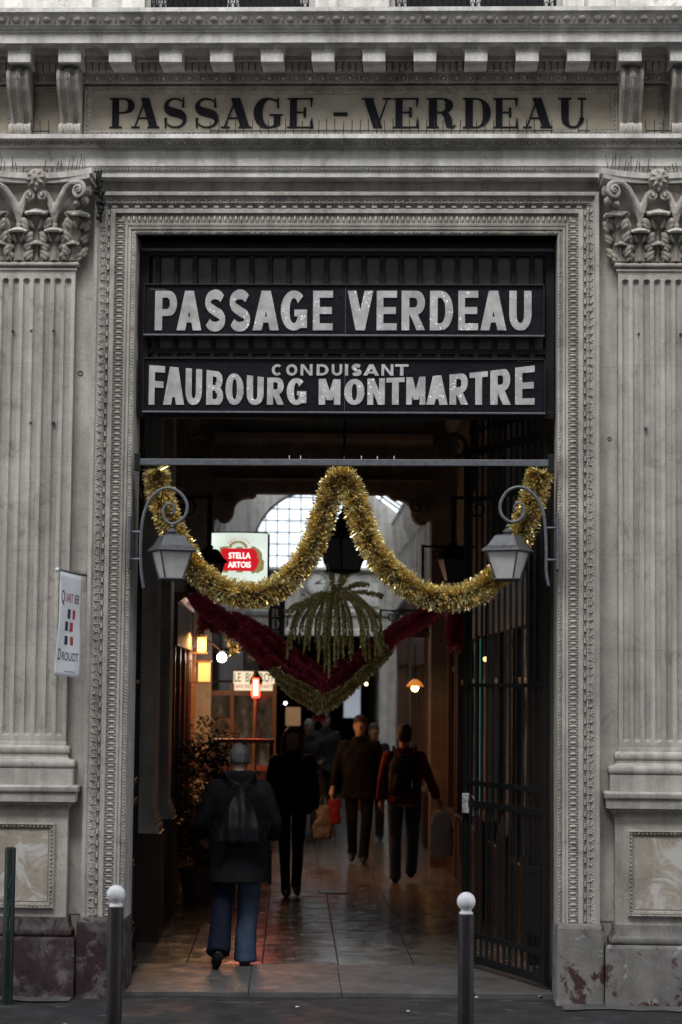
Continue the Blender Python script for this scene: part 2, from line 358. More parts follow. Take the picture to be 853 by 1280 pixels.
# ---- letters. every glyph is a list of (points, widths, hcut) in a 1 x 1 box
def sans(ch, t=.24, asp=.65):
    "fat grotesque capitals; x is scaled later so stroke thickness in x is t/asp"
    h = t/asp                      # stem thickness measured in box-x units
    r = lambda x0,x1,y0,y1: ([((x0+x1)/2, y0), ((x0+x1)/2, y1)], x1-x0, True)
    bar = lambda x0,x1,y,th=t*.9: ([(x0, y), (x1, y)], th, False)
    def loop(cx, cy, rx, ry, a0, a1, n=18, tx=h, ty=t):
        # ring segment with anisotropic thickness
        out = arc(cx, cy, rx, ry, a0, a1, n); ws = []
        for i in range(n+1):
            a = rad(a0+(a1-a0)*i/n); ws.append(math.hypot(tx*math.cos(a), ty*math.sin(a)))
        return (out, ws, False)
    H = h/2; T = t*.45
    if ch == 'I': return [([(.5,0),(.5,1)], 1.0, True)]
    if ch == 'E': return [r(0,h,0,1), bar(h*.9,1,1-T), bar(h*.9,.95,.5), bar(h*.9,1,T)]
    if ch == 'F': return [r(0,h,0,1), bar(h*.9,1,1-T), bar(h*.9,.92,.52)]
    if ch == 'T': return [([(.5,0),(.5,1-t*.5)], h, True), bar(0,1,1-T)]
    if ch == 'P': return [r(0,h,0,1), bar(h*.9,.55,1-T), loop(.55,.68,.45-H,.32-T,90,-90,14,h,t*.9), bar(h*.9,.55,.36+T)]
    if ch == 'R': return [r(0,h,0,1), bar(h*.9,.55,1-T), loop(.55,.70,.45-H,.30-T,90,-90,14,h,t*.9), bar(h*.9,.55,.40+T), ([(.48,.46),(.83,0)], h*1.05, True)]
    if ch == 'D': return [r(0,h,0,1), bar(h*.9,.45,1-T), loop(.45,.5,.55-H,.5-T,90,-90,18,h,t*.9), bar(h*.9,.45,T)]
    if ch == 'B': return [r(0,h,0,1), bar(h*.9,.55,1-T), loop(.55,.745,.40-H,.255-T,90,-90,12,h,t*.9), bar(h*.9,.62,.5), loop(.55,.265,.45-H,.265-T,90,-90,12,h,t*.9), bar(h*.9,.55,T)]
    if ch == 'U': return [([(H,.36),(H,1)], h, True), ([(1-H,.36),(1-H,1)], h, True), loop(.5,.40,.5-H,.40-T,180,360,18,h,t*.95)]
    if ch == 'O': return [loop(.5,.5,.5-H,.5-T,0,360,32,h,t*.95)]
    if ch == 'C': return [loop(.5,.5,.5-H,.5-T,48,312,26,h,t*.95)]
    if ch == 'G': return [loop(.5,.5,.5-H,.5-T,42,352,28,h,t*.95), bar(.52,1,.44,t*.85), ([(1-H,.06),(1-H,.44)], h, True)]
    if ch == 'S':
        a = arc(.5,.715,.5-H,.285-T,25,245,14); b = arc(.5,.27,.5-H,.27-T,75,-160,16)
        return [(a+b, [t*1.25]*len(a+b), False)]
    if ch == 'A': return [([(h*.52,0),(.5-h*.02,1)], h*1.02, True), ([(1-h*.52,0),(.5+h*.02,1)], h*1.02, True), bar(.25,.75,.27,t*.75)]
    if ch == 'V': return [([(h*.52,1),(.5-h*.02,0)], h*1.02, True), ([(1-h*.52,1),(.5+h*.02,0)], h*1.02, True)]
    if ch == 'N': return [r(0,h*.9,0,1), r(1-h*.9,1,0,1), ([(h*.52,1),(1-h*.52,0)], h, True)]
    if ch == 'M': return [r(0,h*.8,0,1), r(1-h*.8,1,0,1), ([(h*.5,1),(.5,.18)], h*.75, True), ([(1-h*.5,1),(.5,.18)], h*.75, True)]
    return []
def serif(ch):
    "fat-face didone capitals"
    S = .27; s = .05; hs = .03
    r = lambda x,y0,y1,w: ([(x,y0),(x,y1)], w, True)
    bar = lambda x0,x1,y,th=s: ([(x0,y),(x1,y)], th, False)
    def loop(cx,cy,rx,ry,a0,a1,n=18,tx=S,ty=s):
        out = arc(cx,cy,rx,ry,a0,a1,n)
        return (out, [math.hypot(tx*math.cos(rad(a0+(a1-a0)*i/n))**2, ty) for i in range(n+1)], False)
    if ch == '-': return [bar(0,1,.46,.12)]
    if ch == 'P': return [r(.24,0,1,S), bar(0,.5,hs), bar(0,.5,1-hs), loop(.5,.74,.36,.235,90,-90), bar(.3,.5,.505)]
    if ch == 'E': return [r(.24,0,1,S), bar(0,.95,hs), bar(0,.95,1-hs), bar(.3,.68,.52), ([(.93,.70),(.93,1)],[.03,.13],True), ([(.95,0),(.95,.34)],[.15,.03],True), ([(.68,.36),(.68,.68)],[.10,.10],True)]
    if ch == 'R': return [r(.22,0,1,S), bar(0,.42,hs), bar(0,.5,1-hs), loop(.48,.75,.27,.225,90,-90), bar(.3,.5,.52), ([(.52,.52),(.66,.44),(.72,.3),(.76,.08),(.86,.03),(.97,.09)],[.08,.2,.25,.2,.1,.04],False)]
    if ch == 'D': return [r(.22,0,1,S), bar(0,.5,hs), bar(0,.5,1-hs), loop(.48,.5,.385,.47,90,-90,22,.29)]
    if ch == 'A': return [([(.12,.02),(.49,.98)], .055, True), ([(.80,.02),(.47,1)], .30, True), bar(.26,.68,.33), bar(0,.30,hs), bar(.58,1,hs)]
    if ch == 'V': return [([(.22,.98),(.55,0)], .30, True), ([(.86,.98),(.52,.02)], .055, True), bar(0,.42,1-hs), bar(.70,1,1-hs)]
    if ch == 'U': return [r(.24,.35,1,S), r(.84,.33,1,.06), loop(.535,.35,.305,.32,180,360,18,.16,.07), ([(.24,.36),(.26,.22),(.34,.1)],[S,S*.9,.14],False), bar(0,.48,1-hs), bar(.68,1,1-hs)]
    if ch == 'G': return [(arc(.52,.5,.40,.47,60,300,24),[.06+.26*max(0,-math.cos(rad(60+240*i/24)))**1.2 for i in range(25)],False), r(.80,.10,.44,.24), bar(.52,1,.44), ([(.72,.95),(.82,.86),(.84,.64)],[.05,.09,.02],False), ([(.70,.03),(.80,.14)],[.05,.12],False), ([(.83,.68),(.83,1)],[.08,.05],True)]
    if ch == 'S':
        a = arc(.48,.745,.33,.225,40,235,14); b = arc(.50,.265,.36,.235,62,-150,16); p = a+b; n = len(p)
        return [(p, [.05+.23*math.exp(-((i/(n-1)-.47)/.19)**2) for i in range(n)], False), ([(.80,.68),(.80,1)],[.10,.05],True), ([(.13,0),(.13,.34)],[.05,.11],True)]
    return []
# ------------------------------------------------------------------ ground
OX, OZ, ST = 1.48, 5.275, .285          # half width and height of the doorway, width of its carved surround
MB().add([(-400,-400,-.24),(400,-400,-.24),(400,400,-.24),(-400,400,-.24)], [(0,1,2,3)]).build('ground', ASPHALT, kind='structure')
m_ = MB(); nx, ny = 60, 14; g = []
for j in range(ny+1):
    for i in range(nx+1):
        x = -14+28*i/nx; y = -2.65+2.72*j/ny
        g.append((x, y, .022*y - .004 + .006*noise.noise(Vector((x*1.3, y*1.7, 0)))))
m_.add(g, [(j*(nx+1)+i, j*(nx+1)+i+1, (j+1)*(nx+1)+i+1, (j+1)*(nx+1)+i) for j in range(ny) for i in range(nx)])
pav = m_.build('pavement', ASPHALT, kind='structure', smooth='all')
for i in range(14):
    MB().box(-14+2*i+.004, -12+2*i-.004, -2.95, -2.652, -.24, -.055).build('kerb_stone', KERB, pav, bevel=.012)
MB().box(-60, 60, -12.6, -2.96, -.235, -.19).build('road', ASPHALT, kind='structure')
MB().box(-30, 30, -18, -12.62, -.23, -.07).build('far_pavement', ASPHALT, kind='structure')
# pale cracked cement fillet along the foot of the wall
m_ = MB()
for x0, x1 in ((-14, -1.80), (1.50, 14)):
    n_ = int((x1-x0)*12); 
    top = [(x0+(x1-x0)*i/n_, -.34-.10*noise.noise(Vector((x0+i*.3, 2, 0)))-.03*random.random(), 0) for i in range(n_+1)]
    vs = []
    for (x, y, z) in top: vs += [(x, y, .022*y+.006), (x, .02, .012)]
    m_.add(vs, [(2*i, 2*i+2, 2*i+3, 2*i+1) for i in range(n_)])
m_.build('cement_fillet', THRESH, kind='structure')

# ------------------------------------------------------------------ the arcade building
B = thing('arcade_building', 'grey stone classical arcade entrance with fluted pilasters and carved doorway', 'building', (0,0,0))
def part(name, mb, m, **k): return mb.build(name, m, k.pop('parent', B), **k)
for s_ in (-1,1): part('wall_strip', MB().box(min(s_*1.772,s_*1.90),max(s_*1.772,s_*1.90),-.006,.0,.54,5.62), STONE_S)
part('wall', MB().box(-7,-OX-.001,0,.34,0,5.66).box(OX+.001,7,0,.34,0,5.66).box(-OX-.001,OX+.001,.001,.34,OZ,5.66).box(-7,7,.001,.6,5.66,6.7), STONE)

# carved door surround, swept round the opening with mitred corners
prof = [(0,.345),(0,-.028),(.004,-.034),(.028,-.034),(.031,-.030),(.034,-.046),(.050,-.050),(.053,-.042),(.058,-.052),(.072,-.055),(.076,-.044),
        (.140,-.044),(.144,-.072),(.174,-.074),(.177,-.060),(.196,-.060),(.199,-.076),(.250,-.096),(.254,-.112),(.259,-.120),(.279,-.122),(ST,-.112),(ST,.0)]
def sweep(mb, prof, z0=.5):
    path = lambda t: [(-OX-t, z0), (-OX-t, OZ+t), (OX+t, OZ+t), (OX+t, z0)]
    n = len(prof); vs = []
    for k in range(4):
        for t, y in prof: vs.append((path(t)[k][0], y, path(t)[k][1]))
    fs = [(k*n+j, k*n+j+1, (k+1)*n+j+1, (k+1)*n+j) for k in range(3) for j in range(n-1)]
    return mb.add(vs, fs)
sur = part('door_surround', sweep(MB(), prof), STONE)
def along(t, step, fn, z0=.52):
    "calls fn(centre, tangent, outward normal) at equal steps up the left jamb, over the lintel, down the right jamb"
    h = OZ+t-z0
    n = int(h/step); s = h/n
    for k in range(n):
        z = z0+(k+.5)*s
        fn(Vector((-OX-t,0,z)), Vector((0,0,1)), Vector((-1,0,0))); fn(Vector((OX+t,0,z)), Vector((0,0,1)), Vector((1,0,0)))
    wdt = 2*(OX+t); n = int(wdt/step); s = wdt/n
    for k in range(n): fn(Vector((-OX-t+(k+.5)*s,0,OZ+t)), Vector((1,0,0)), Vector((0,0,1)))
Y = Vector((0,1,0)); rn = lambda a=.2: 1+random.uniform(-a, a)
egg = MB(); rope = MB(); bead = MB(); leaf = MB()
def f_egg(c, t, n):
    egg.lump(c-Y*.044, t*.0135, n*.030, -Y*.014*rn(), 7, 3)
    a = c + t*.0185
    egg.add([a-t*.003-n*.031-Y*.034, a+t*.003-n*.031-Y*.034, a+t*.003+n*.031-Y*.034, a-t*.003+n*.031-Y*.034,
             a-t*.0022-n*.031-Y*.054, a+t*.0022-n*.031-Y*.054, a+t*.0022+n*.031-Y*.054, a-t*.0022+n*.031-Y*.054],
            [(0,1,5,4),(1,2,6,5),(2,3,7,6),(3,0,4,7),(4,5,6,7)])
along(.108, .0375, f_egg)
def f_rope(c, t, n):
    d = (t+n*.8).normalized(); e = (t*.8-n).normalized()
    rope.lump(c-Y*.031, d*.016*rn(.1), e*.008, -Y*.014*rn(.3), 6, 2)
along(.015, .021, f_rope)
def f_bead(c, t, n):
    bead.add([c-t*.019-n*.008-Y*.058, c+t*.019-n*.008-Y*.058, c+t*.019+n*.008-Y*.058, c-t*.019+n*.008-Y*.058,
              c-t*.017-n*.007-Y*.079, c+t*.017-n*.007-Y*.079, c+t*.017+n*.007-Y*.079, c-t*.017+n*.007-Y*.079],
             [(0,1,5,4),(1,2,6,5),(2,3,7,6),(3,0,4,7),(4,5,6,7)])
    for q in (.029, .041): bead.lump(c+t*q-Y*.058, t*.005, n*.008, -Y*.012, 5, 2)
along(.187, .078, f_bead)
def f_leaf(c, t, n):
    o = -Y*.083
    for s in (-1, 1):
        leaf.lump(c+o+t*s*.010+n*.012, (t*s*.5+n).normalized()*.016, (t-n*s*.5).normalized()*.0070, -Y*.013*rn(.3), 6, 2)
        leaf.lump(c+o+t*s*.015-n*.010, (t*s+n*.6).normalized()*.013, (t*.6-n*s).normalized()*.0060, -Y*.011*rn(.3), 6, 2)
    leaf.lump(c+o-n*.003, n*.024, t*.0055, -Y*.015*rn(.3), 6, 2)
    leaf.lump(c+o+t*.026+n*.012, n*.010, t*.007, -Y*.012*rn(.4), 5, 2); leaf.lump(c+o+t*.026-n*.014, n*.008, t*.009, -Y*.010*rn(.4), 5, 2)
along(.225, .053, f_leaf)
for nm, mb in (('egg_moulding', egg), ('rope_moulding', rope), ('bead_moulding', bead), ('leaf_moulding', leaf)):
    part(nm, mb, STONE if nm != 'leaf_moulding' else STONE, kind='stuff', parent=sur, smooth=True)

# architrave: two fascias and a crowning moulding
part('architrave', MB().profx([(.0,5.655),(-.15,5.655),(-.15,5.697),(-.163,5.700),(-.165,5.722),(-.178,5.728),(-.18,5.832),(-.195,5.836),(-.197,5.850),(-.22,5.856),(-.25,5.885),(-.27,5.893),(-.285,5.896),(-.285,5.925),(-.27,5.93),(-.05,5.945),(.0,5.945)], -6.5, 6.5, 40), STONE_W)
orn = MB(); X = Vector((1,0,0)); Z = Vector((0,0,1)); x = -3.2
while x < 3.2:
    orn.lump((x,-.165,5.711), X*.010, Z*.009, -Y*.010*rn(.3), 6, 2); x += .024
x = -3.2
while x < 3.2:
    orn.lump((x,-.205,5.843), X*.007, Z*.006, -Y*.008, 5, 2); x += .018
x = -3.2
while x < 3.2:
    orn.lump((x,-.238,5.872), X*.017, Z*.013+Y*-.013, -Y*.018+Z*-.012*rn(.4), 6, 2)
    orn.lump((x+.026,-.238,5.872), X*.006, Z*.013+Y*-.013, -Y*.018+Z*-.010, 5, 2); x += .052
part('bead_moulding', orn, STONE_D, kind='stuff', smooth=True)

# frieze with framed inscription panel
part('frieze', MB().box(-6.5,6.5,-.05,.0,5.945,6.53), STONE_D)
def frame(mb, x0, x1, z0, z1, wdt, yb, yf, yi):
    "mitred moulding round a panel"
    pr = [(0,yb),(0,yf),(.2,yf-.006),(.3,yf+.004),(.5,(yf+yi)/2-.003),(.8,yi-.004),(.85,yi),(1,yi),(1,yb)]
    n = len(pr); vs = []
    for k in range(4):
        sx, sz = ((-1,-1),(1,-1),(1,1),(-1,1))[k]
        for t, y in pr:
            i = t*wdt; vs.append(((x0+i) if sx<0 else (x1-i), y, (z0+i) if sz<0 else (z1-i)))
    return mb.add(vs, [(k*n+j, k*n+j+1, ((k+1)%4)*n+j+1, ((k+1)%4)*n+j) for k in range(4) for j in range(n-1)])
PX0, PX1, PZ0, PZ1 = -1.86, 1.90, 5.965, 6.325
fp = part('inscription_panel', MB().box(PX0+.05, PX1-.05, -.058, -.049, PZ0+.04, PZ1-.04), STONE_F)
fr = frame(MB(), PX0, PX1, PZ0, PZ1, .055, -.049, -.085, -.062)
x = PX0+.03
while x < PX1:
    for z in (PZ0+.026, PZ1-.026): fr.lump((x,-.074,z), X*.013, Z*.012, -Y*.018*rn(.3), 6, 2)
    x += .034
z = PZ0+.05
while z < PZ1-.04:
    for xx in (PX0+.026, PX1-.026): fr.lump((xx,-.074,z), X*.012, Z*.014, -Y*.018*rn(.3), 6, 2)
    z += .034
part('panel_frame', fr, STONE_D, smooth=True, parent=fp)
def letter(ch, x0, x1, z0, z1, y, m, parent, font, depth, name='letter', ztop=None):
    mb = MB()
    for k, (pts, ws, hc) in enumerate(font(ch)):
        mp = lambda a, b, d: Vector((x0+(x1-x0)*a, y-d, z0+(z1-z0)*b)) if ztop is None else Vector((x0+(x1-x0)*a, y-d, z0+(ztop(x0+(x1-x0)*a)-z0)*b))
        mb.stroke(pts, ws, mp, depth, k, hc)
    return mb.build(name, m, parent, label='letter '+ch if ch.isalpha() else 'dash')
def px_letters(row, y, py0, py1, m, parent, font, depth, topf=None):
    for ch, a, b in row:
        A = at(a, py1, y); Bq = at(b, py0, y)
        zt = None
        if topf: zt = lambda X_, y=y: at(topf(X_)[0], topf(X_)[1], y).z
        letter(ch, A.x, Bq.x, A.z, Bq.z, y, m, parent, font, depth, ztop=zt)
px_letters([('P',137,169),('A',164.5,200),('S',203,236),('S',242,276),('A',276,315),('G',318.5,354),('E',359,392),('-',417,435),
            ('V',452,490),('E',491,524),('R',533,571),('D',579,613.5),('E',616.5,648),('A',654,691),('U',698,733)], -.0585, 122.5, 160.5, LETTER_BLK, fp, serif, .007)
for s in (-1, 1):      # narrow panels between the consoles, and one more beyond each
    for cx, hw in ((2.115, .10), (2.47, .10)):
        sp = part('side_panel', MB().box(s*cx-hw+.03, s*cx+hw-.03, -.06, -.049, PZ0+.02, PZ1-.02), STONE_F)
        f2 = frame(MB(), s*cx-hw, s*cx+hw, PZ0, PZ1, .04, -.049, -.08, -.062)
        z = PZ0+.03
        while z < PZ1-.02:
            for q in (-1, 1): f2.lump((s*cx+q*(hw-.02),-.07,z), X*.010, Z*.013, -Y*.018*rn(.3), 6, 2)
            z += .034
        part('panel_frame', f2, STONE_D, parent=sp, smooth=True)
# egg and dart under the modillions
part('bed_moulding', MB().profx([(-.049,6.335),(-.075,6.338),(-.10,6.345),(-.10,6.40),(-.125,6.412),(-.125,6.53),(-.049,6.53)], -6.5, 6.5), STONE)
bm_ = MB(); x = -2.8
while x < 2.8:
    bm_.lump((x,-.10,6.372), X*.020, Z*.022, -Y*.024*rn(.2), 8, 3)
    bm_.tube([(x+.031*math.cos(q), -.112, 6.372+.031*math.sin(q)) for q in [PI*j/5 for j in range(-1,12)]], .006, 5)
    bm_.lump((x+.047,-.10,6.374), X*.006, Z*.027, -Y*.018, 6, 2); bm_.lump((x+.047,-.112,6.350), X*.012, Z*.008, -Y*.010, 5, 2)
    x += .094
part('egg_moulding', bm_, STONE, kind='stuff', smooth=True)
# cornice with modillions
CY = .425
part('cornice', MB().profx([(-.12,6.53),(-CY,6.53),(-CY,6.598),(-CY-.012,6.602),(-CY-.014,6.616),(-CY-.03,6.62),(-CY-.035,6.634),(-CY-.05,6.64),(-CY-.08,6.70),(-CY-.105,6.716),(-CY-.105,6.745),(-CY-.08,6.75),(-.04,6.79),(-.04,6.53)], -6.5, 6.5, 40), STONE_W)
cm = MB(); x = -2.9
while x < 2.9:
    cm.lump((x,-CY-.066,6.672), X*.030, Z*.024-Y*.01, -Y*.018*rn(.5)-Z*.006, 6, 2)
    cm.lump((x+.052,-CY-.062,6.668), X*.008, Z*.026-Y*.01, -Y*.020*rn(.5)-Z*.006, 5, 2)
    x += .105
x = -2.9
while x < 2.9:
    cm.lump((x,-CY-.022,6.627), X*.009, Z*.006, -Y*.010, 5, 2); x += .022
part('carved_gutter', cm, STONE_D, kind='stuff', smooth=True)
mod0 = None
for k in range(-9, 9):
    cx = .017+(k+.5)*.352
    if mod0 is None:
        mb = MB(); 
        for (a, b, c, d, e) in ((.078,-.372,6.412,6.485,0),):
            mb.rings([[(-a,b,c),(a,b,c),(a,-.124,c),(-a,-.124,c)],[(-a,b,6.498),(a,b,6.498),(a,-.124,6.498),(-a,-.124,6.498)],
                      [(-a-.006,b-.006,6.502),(a+.006,b-.006,6.502),(a+.006,-.124,6.502),(-a-.006,-.124,6.502)],
                      [(-a-.012,b-.014,6.514),(a+.012,b-.014,6.514),(a+.012,-.124,6.514),(-a-.012,-.124,6.514)],
                      [(-a-.018,b-.024,6.529),(a+.018,b-.024,6.529),(a+.018,-.124,6.529),(-a-.018,-.124,6.529)]])
        mod0 = part('modillion', mb, STONE_W); o = mod0
    else: o = mod0.copy(); collect(o)
    o.location = (cx, 0, 0)
    if abs(cx) < 2.8:      # grooved soffit block in the bay to the right
        bb = MB(); xc = cx+.176
        for q in range(4): bb.box(xc-.088+q*.046, xc-.088+q*.046+.036, -.165, -.126, 6.415, 6.472)
        bb.box(xc-.092, xc+.092, -.205, -.126, 6.473, 6.50)
        bb.profx([(-.126,6.50),(-.24,6.50),(-.30,6.529),(-.126,6.529)], xc-.085, xc+.085)
        part('coffer', bb, STONE)
# consoles under the outer modillions
def console():
    mb = MB(); top = [(-.255-.062*math.sin(PI*i/7), 6.335+.062*math.cos(PI*i/7)) for i in range(6)]
    mid = []
    for i in range(1, 15):
        u = i/15; mid.append((-.300+.175*(u*u*(3-2*u)), 6.30-.27*u))
    bot = [(-.150-.046*math.sin(PI*i/8), 5.992+.046*math.cos(PI*i/8)) for i in range(0, 9)]
    poly = [(-.05,6.40),(-.255,6.40)] + top[1:] + mid + bot + [(-.05,5.946)]
    for x0, x1, dy in ((-.076,-.052,.004),(-.052,-.020,.016),(-.020,.020,-.002),(.020,.052,.016),(.052,.076,.004)):
        mb.profx([(y+dy if y < -.06 else y, z) for y, z in poly], x0, x1)
    pts = top[2:]+mid
    for k in range(len(pts)-1):
        for q in (0,.5):
            y = pts[k][0]+(pts[k+1][0]-pts[k][0])*q; z = pts[k][1]+(pts[k+1][1]-pts[k][1])*q; mb.lump((0,y-.002,z), X*.011, Z*.007, -Y*.011, 6, 2)
    mb.lump((0,-.20,6.392), X*.055, Y*.06, Z*.028, 10, 3)
    for k in range(5): mb.lump((-.05+.025*k,-.196,5.99), X*.008, Z*.03, -Y*.008, 6, 2)
    return mb
c0 = part('console', console(), STONE, smooth=True)
for k, cx in enumerate((-1.943, 1.977, -2.295, 2.329)):
    o = c0 if k == 0 else c0.copy()
    if k: collect(o)
    o.location = (cx, 0, 0)
# upper storey, only its foot is in the picture
uw = MB()
for x0, x1 in ((-7,-1.40),(-.27,.33),(1.47,7)): uw.box(x0, x1, -.04, .5, 6.7, 9.0)
uw.box(-1.40,-.27,.12,.5,6.7,6.86).box(.33,1.47,.12,.5,6.7,6.86).box(-7,7,-.04,.5,9.001,13)
part('upper_wall', uw, STONE_W)
part('string_course', MB().profx([(-.041,13),(-.2,13.0),(-.3,13.15),(-.3,13.3),(.5,13.3),(.5,13)], -7, 7), STONE_W)
for a_, b_, c_ in ((-3.2,-1.815,.12),(-1.60,-1.44,.10),(-.23,-.08,.10),(.14,.29,.10),(1.51,1.66,.10),(1.88,3.2,.12)):
    part('upper_pier', MB().box(a_,b_,-c_,-.041,6.775,9), STONE_W)
for x0, x1 in ((-1.39,-.28), (.34,1.46)):
    wd = part('upper_window', MB().box(x0,x1,.20,.26,6.861,8.8), DARKGLASS)
    for q in ((x0,x0+.07,6.861,8.8),(x1-.07,x1,6.861,8.8),((x0+x1)/2-.04,(x0+x1)/2+.04,6.861,8.8),(x0+.071,(x0+x1)/2-.041,6.861,6.96),((x0+x1)/2+.041,x1-.071,6.861,6.96)):
        part('window_frame', MB().box(q[0],q[1],.14,.2,q[2],q[3]), WHITE, parent=wd)
    gr = MB().box(x0,x1,-.11,-.085,6.80,6.825).box(x0,x1,-.11,-.085,6.855,6.867).box(x0,x1,-.12,-.075,7.5,7.54)
    n_ = 26
    for i in range(n_+1):
        x = x0+(x1-x0)*i/n_; gr.tube([(x,-.098,6.81),(x,-.098,7.5)], .006, 5)
    for i in range(n_):
        x = x0+(x1-x0)*(i+.5)/n_
        for zc in (6.90, 6.96, 7.05, 7.2, 7.35): gr.tube([(x+.013*math.cos(a*PI/4), -.098, zc+.024*math.sin(a*PI/4)) for a in range(9)], .0035, 4)
    part('balcony_grille', gr, IRON)

# ------------------------------------------------------------------ pilasters
PC, PH, YF = 2.165, .27, -.09
def fluted(cx):
    mb = MB(); r = .0235; n = 7; sp = .0735; z0, z1 = 1.78, 4.925; zb, zt = 1.70, 5.0
    xs = [-PH]
    for k in range(n):
        c = (k-(n-1)/2)*sp
        xs += [c-r*1.0001] + [c-r*math.cos(PI*i/10) for i in range(1,10)] + [c+r*1.0001]
    xs.append(PH)
    zs = [zb, z0-r-.001] + [z0-r*math.cos(PI/2*i/6) for i in range(7)] 
    zs += [z0+(z1-z0)*i/40 for i in range(1,40)]
    zs += [z1+r*math.sin(PI/2*i/6) for i in range(7)] + [z1+r+.001, zt]
    cs = [(k-(n-1)/2)*sp for k in range(n)]
    g = []
    for z in zs:
        for x in xs:
            d = 0
            for c in cs:
                dd = math.hypot(x-c, max(0, z0-z, z-z1))
                if dd < r: d = max(d, math.sqrt(r*r-dd*dd)*1.15)
            g.append((cx+x, YF+d+.002*noise.noise(Vector((cx+x*9, 0, z*6))), z))
    W = len(xs)
    mb.add(g, [(j*W+i, j*W+i+1, (j+1)*W+i+1, (j+1)*W+i) for j in range(len(zs)-1) for i in range(W-1)])
    for s in (-1, 1):
        vs = []
        for z in (zb, zt): vs += [(cx+s*PH, YF, z), (cx+s*PH, 0, z)]
        mb.add(vs, [(0,1,3,2)])
    return mb
def stack(cx, lst, yb=.0):
    return [[(cx-h, y, z), (cx+h, y, z), (cx+h, yb, z), (cx-h, yb, z)] for h, y, z in lst]
def torus(h, y, z0, z1, b, n=6):
    return [(h+b*math.sin(PI*i/n), y-b*math.sin(PI*i/n), z0+(z1-z0)*(1-math.cos(PI*i/n))/2) for i in range(n+1)]
def acanthus(cx, cy, cz, w, h, curl, yaw_, tilt=.06, lob=4):
    "one leaf standing on a surface at (cx,cy,cz): rises, leans out and its scalloped tip curls over"
    mb = MB(); nu, nv = 16, 26; g = []
    for j in range(nv+1):
        v = j/nv
        if v < .78: py, pz = tilt*(v/.78)**2*h, v/.78*h*.95
        else:
            a = (v-.78)/.22*PI*.95
            py = tilt*h + curl*(1-math.cos(a))*.60; pz = h*.95 + curl*.42*math.sin(a) - curl*.22*(1-math.cos(a))
        env = .55+.45*math.sin(min(1, .12+v*1.05)*PI*.62)
        if v > .78: env *= 1-.35*((v-.78)/.22)**2
        saw = (v*lob+.15)%1.0
        wd = w*env*(1-.30*saw**1.5*(1 if v < .8 else .3))
        for i in range(nu+1):
            u = i/nu*2-1
            vein = .0075*math.cos(u*PI*4+v*2.5*(1 if u > 0 else -1))*(.3+.7*abs(u))
            rib = .014*math.exp(-(u/.16)**2)
            d = py+rib+vein-.030*abs(u)**1.6*(.4+v)
            g.append((u*wd/2, -d, pz - .018*abs(u)*saw))
    W = nu+1; R3 = Matrix.Rotation(yaw_, 3, 'Z')
    mb.add([Vector((cx,cy,cz)) + R3 @ Vector(p) for p in g], [(j*W+i, j*W+i+1, (j+1)*W+i+1, (j+1)*W+i) for j in range(nv) for i in range(nu)])
    for v in ((.22,.50,.74) if h > .2 else (.3,)):
        for s in (-1, 1):
            c = Vector((cx,cy,cz)) + R3 @ Vector((s*w*.34, -(tilt*(v/.78)**2*h+.004), v*h))
            a_ = R3 @ Vector((s*.75,-.1,.66)); b_ = R3 @ Vector((s*.66,0,-.75))
            mb.lump(c, a_*w*.22, b_*w*.10, R3 @ Vector((0,-.014,0)), 8, 3)
            mb.lump(c + R3 @ Vector((s*w*.03,0,-.024)), a_*w*.15, b_*w*.06, R3 @ Vector((0,-.010,0)), 8, 3)
            c2 = Vector((cx,cy,cz)) + R3 @ Vector((s*w*.14, -(tilt*(v/.78)**2*h+.010), v*h-.01))
            if v > .6: mb.lump(c2, (R3 @ Vector((s*.35,-.1,.93)))*w*.20, (R3 @ Vector((s*.9,0,-.35)))*w*.035, R3 @ Vector((0,-.014,0)), 6, 2)
    return mb
def lip(mb, cx, cy, cz, w, yaw_):
    R3 = Matrix.Rotation(yaw_, 3, 'Z')
    for k in range(5):
        u = (k-2)/2; c = Vector((cx,cy,cz)) + R3 @ Vector((u*w*.42, .012*u*u, -.004*u*u+.004))
        mb.ball(c, (w*.16, .020, .016-.004*abs(u)), 8, 6)
    mb.ball(Vector((cx,cy,cz+.006)), (w*.45, .022, .012), 12, 6)
    return mb
def spiral(c, r0, r1, a0, turns, th0, th1, yaw_=0, sgn=1, lead=None, n=34):
    "volute: a tapering round band wound into an eye"
    c = Vector(c); ux = Vector((math.cos(yaw_), math.sin(yaw_), 0)); pts = []; rr = []
    if lead:
        for k, p in enumerate(lead): pts.append(Vector(p)); rr.append(th0*(1.3-.3*k/len(lead)))
    for i in range(n+1):
        u = i/n; a = a0+sgn*turns*2*PI*u; r = r0+(r1-r0)*u
        pts.append(c + ux*r*math.cos(a) + Vector((0,0,1))*r*math.sin(a) - Vector((-math.sin(yaw_), math.cos(yaw_), 0))*0 + Vector((0,-.035*u,0))); rr.append(th0+(th1-th0)*u)
    return pts, rr
